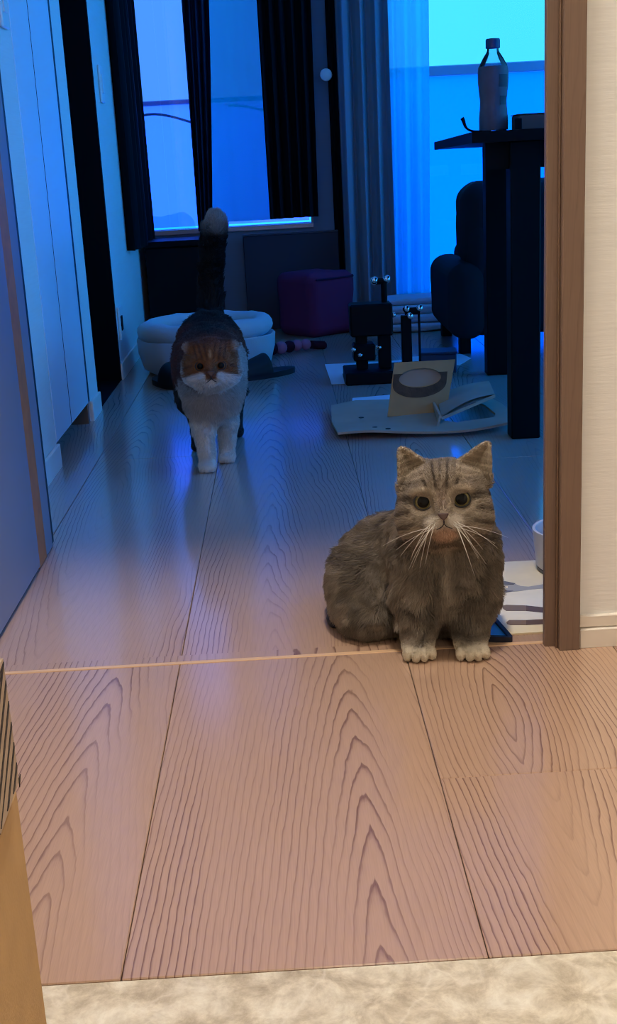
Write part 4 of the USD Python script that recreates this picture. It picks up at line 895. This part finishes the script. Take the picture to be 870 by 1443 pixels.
# ---------------------------------------------------------------- the calico cat, walking through the living room
def walking_cat():
    t = thing('cat', 'brown and white fold-eared cat walking towards the camera with its tail straight up', 'cat')
    H = np.array([-.1640, 2.720, .2680]); R = head_axes(H, math.radians(2.5))
    F = Field((-.33, 2.62, -.01), (-.03, 3.30, .66), .0036)
    g = lambda x, y, z: H + np.array([x, y, z]) @ R
    F.cone((-.172, 2.850, .215), (-.190, 3.110, .245), .074, .078, .04)
    F.ell((-.171, 2.815, .185), (.064, .066, .082), .03)
    F.ell((-.188, 2.97, .215), (.078, .13, .080), .04)
    F.ell((-.190, 3.140, .245), (.076, .082, .086), .03)
    F.cone((-.168, 2.79, .235), (-.166, 2.745, .262), .055, .050, .03)
    # front legs
    F.chain([(-.203, 2.815, .165), (-.199, 2.805, .100), (-.1945, 2.795, .030)], [.034, .0235, .0195], .02)
    F.chain([(-.143, 2.850, .165), (-.146, 2.862, .100), (-.1510, 2.880, .030)], [.034, .0235, .0190], .02)
    for (x, y) in ((-.1945, 2.783), (-.1520, 2.868)):
        F.ell((x, y, .0125), (.0205, .027, .0135), .012)
        for dx in (-.0135, -.0045, .0045, .0135): F.ell((x + dx, y - .020 + abs(dx) * .4, .0095), (.0060, .009, .009), .004)
    # hind legs: knee forward by the belly, hock back, shank down
    F.chain([(-.235, 3.110, .215), (-.238, 3.020, .130), (-.234, 3.085, .075), (-.230, 3.030, .022)], [.052, .034, .018, .016], .02)
    F.chain([(-.150, 3.125, .215), (-.142, 3.075, .135), (-.138, 3.195, .085), (-.137, 3.165, .022)], [.052, .034, .018, .016], .02)
    for (x, y) in ((-.230, 3.010), (-.137, 3.145)): F.ell((x, y, .012), (.018, .028, .012), .012)
    # tail straight up with a blunt tip
    F.chain(list(spline([(-.190, 3.205, .295), (-.186, 3.245, .36), (-.178, 3.240, .44), (-.166, 3.215, .51), (-.156, 3.20, .562)], 9)), [.030, .028, .026, .025, .025, .025, .0255, .025, .021], .014)
    # head, round with folded ears
    F.ell(g(0, .003, -.012), (.060, .049, .052), .02, R)
    for s_ in (-1, 1):
        F.ell(g(.036 * s_, -.020, .000), (.031, .029, .036), .018, R)
        F.ell(g(.012 * s_ - .002, -.0335, .044), (.0145, .0105, .013), .008, R)
        F.ell(g(.025 * s_ - .002, .008, .032), (.016, .007, .010), .012, R)
        # the folded ear: a flap bent forward and down over the crown
        F.ell(g(.041 * s_, .037, .008), (.021, .0075, .017), .008, R @ np.eye(3))
        F.ell(g(.047 * s_, .031, .021), (.014, .009, .0055), .006, R)
    F.ell(g(0, -.036, .002), (.052, .024, .036), .018, R)
    F.ell(g(0, .024, .020), (.034, .022, .026), .018, R)
    F.cone(g(-.002, .0, .038), g(-.002, -.025, .051), .0105, .0085, .010)
    F.ell(g(-.002, -.046, .036), (.014, .010, .012), .008, R)
    skin = F.skin(); ex, ey = .0235, -.0085
    def hc(P): return (P - H) @ R.T
    ss = lambda v, a, b: np.clip((v - a) / (b - a), 0, 1)
    def color(P, N=None):
        q = hc(P); x, y, z = q[:, 0] + .002, q[:, 1], q[:, 2]; ax = np.abs(x); n1 = meshkit.fbm(P * 24, 3, 5); n2 = meshkit.fbm(P * 70, 2, 2)
        white = np.array(lin(206, 196, 184)); red = np.array(lin(92, 44, 26)); blk = np.array(lin(24, 17, 15)); org = np.array(lin(124, 78, 42)); dko = np.array(lin(74, 42, 22))
        C = np.tile(red, (len(P), 1)) * (.75 + .5 * n1[:, None])
        top = ss(P[:, 2] + .05 * (n1 - .5), .285, .315) * ss(P[:, 1], 2.86, 2.95); C = C * (1 - top[:, None]) + blk * top[:, None]
        wl2 = np.clip(ss(.215 + .06 * (n1 - .5) - P[:, 2] - .25 * np.maximum(P[:, 1] - 2.84, 0), -.006, .012) + ss(P[:, 0], -.128, -.112) * (P[:, 1] < 3.0) * (P[:, 2] < .27), 0, 1)
        bib_shade = np.array(lin(172, 158, 146)); wt = np.clip((P[:, 2] - .10) / .05, 0, 1)[:, None]; C = C * (1 - wl2[:, None]) + (white * (1 - wt) + bib_shade * wt) * wl2[:, None]  # white bib greyed upward, chest shade put into the coat
        hind = (P[:, 1] > 2.97) & (P[:, 2] < .16); C[hind] = blk * 2.5
        tail = (P[:, 2] > .335) & (P[:, 1] > 3.13); C[tail] = blk * (.7 + .6 * n2[tail, None])
        tip = ss(P[:, 2] + .03 * (n1 - .5), .515, .560) * tail; C = C * (1 - tip[:, None]) + np.array(lin(150, 140, 130)) * tip[:, None]
        head = (np.linalg.norm(q * [1, 1.1, 1], axis=1) < .088) & (P[:, 1] < 2.79)
        h = np.tile(org, (len(P), 1)) * (.8 + .4 * n2[:, None])
        def blend(mask, col, a=1.0):
            w = (np.clip(mask, 0, 1) * a)[:, None]; h[:] = h * (1 - w) + np.asarray(col) * w
        blend(ss(y, .030, .046), red, .9)
        up_ = ss(y, .0, .008) * (1 - ss(y, .034, .044))
        for lx in (.007, .019, .030): blend(up_ * (1 - ss(np.abs(ax - lx - .2 * (y - .01)), .0018, .0036)), dko, .8)
        blend((1 - ss(ax, .001, .0045)) * ss(y, .006, .012) * (1 - ss(y, .022, .03)), lin(190, 160, 120), .6)
        blend(ss(ax, .036, .043) * ss(np.sin((y + .3 * ax) * 300), .2, .7) * (1 - ss(y, .0, .01)), dko, .7)
        blend(ss(-y - .020 - .25 * np.abs(ax - .022), .0, .006) * ss(ax, .010, .016), white, .95)
        blend(ss(-y, .036, .041), white, .95)
        blend((1 - ss(np.hypot(x / 1.2, y + .026), .009, .013)) * ss(z, .02, .03), np.array(lin(100, 58, 34)), .9)
        ear = (y > .020) & (ax > .030) & (z > .004); blend(ear * ss(ax, .044, .058), lin(190, 165, 145), .55)
        blend(ss(ax, .058, .066) * (1 - ss(y, .0, .02)), white, .6)
        C[head] = h[head]; return np.clip(C, .002, 1)
    body = obj('body', skin, M['skin'], t, True); put_color(body, color(skin.vertices))
    for s_ in (-1, 1): eye_parts(t, F, R, H, s_ * ex - .002, ey, .0130, .0100, .0066, M['iris2'])
    def zsurf(x, y):
        z = np.linspace(.09, 0, 300); d = F.sample(H + np.stack([np.full(300, x), np.full(300, y), z], 1) @ R); return z[np.argmax(d < 0)]
    nz = zsurf(-.002, -.0265); nm = trimesh.convex.convex_hull(np.vstack([sphere((x, y, 0), .0020, 2).vertices for x, y in ((-.0062, .003), (.0062, .003), (0, -.0045))]))
    nm.apply_translation([-.002, -.0255, nz + .0018]); obj('nose', to_world(nm, R, H), M['nose2'], t, 50)
    ml = []
    for s_ in (-1, 1):
        ps = [(-.002, -.030), (-.002, -.0355), (-.002 + s_ * .005, -.041), (-.002 + s_ * .0085, -.0432), (-.002 + s_ * .011, -.0440)]
        ml.append(tube([(x, y, zsurf(x, y) + .0026) for x, y in spline(ps, 12)], .0008, 6))
    obj('mouth', to_world(cat_(ml), R, H), M['mouth'], t, True)
    def keep(P):
        q = hc(P); x = q[:, 0] + .002; de = np.hypot(np.abs(x) - ex, q[:, 1] - ey)
        return ~((de < .0115) & (q[:, 2] > 0)) & ~((np.hypot(x / 1.3, q[:, 1] + .0245) < .005) & (q[:, 2] > .025)) & (P[:, 2] > .002)
    def flow(P, N):
        q = hc(P); hd = np.linalg.norm(q, axis=1) < .085
        d = np.tile(np.array([0, .8, -.6]), (len(P), 1)); tl = (P[:, 2] > .335) & (P[:, 1] > 3.13); d[tl] = [0, 0, 1]; d[P[:, 2] < .17] = [0, .2, -1]
        o = q - np.array([-.002, -.025, .05]); o[:, 2] -= .02; o /= np.linalg.norm(o, axis=1, keepdims=True) + 1e-9
        return np.where(hd[:, None], o @ R, d)
    def length(P):
        q = hc(P); L = np.full(len(P), .012); L[np.linalg.norm(q, axis=1) < .09] = .008; L[(q[:, 2] > .025) & (np.linalg.norm(q, axis=1) < .09)] = .005
        L[P[:, 2] < .035] = .004; L[(P[:, 2] >= .035) & (P[:, 2] < .13)] = .006; L[(P[:, 2] > .335) & (P[:, 1] > 3.13)] = .015; return L
    grow_fur(t, skin, 60000, color, flow, length, .0011, keep, 8, .75)
    wl_ = []; r_ = np.random.default_rng(4)
    for s_ in (-1, 1):
        for k in range(6):
            x0, y0 = -.002 + s_ * (.012 + .003 * (k % 3)), -.030 - .004 * (k // 3); z0 = zsurf(x0, y0); a = r_.uniform(-.7, .15); L = r_.uniform(.04, .065); u = np.linspace(0, 1, 8)
            wl_.append(np.stack([x0 + s_ * L * u * math.cos(a), y0 + L * u * math.sin(a) - .01 * u ** 2, z0 + .01 * np.sin(u * 2.2) - .012 * u ** 2], 1) @ R + H)
    curves('whiskers', t, np.array(wl_), np.linspace(.0008, .0003, 8), M['whisker'], 'pale whiskers', 'stuff')
walking_cat()
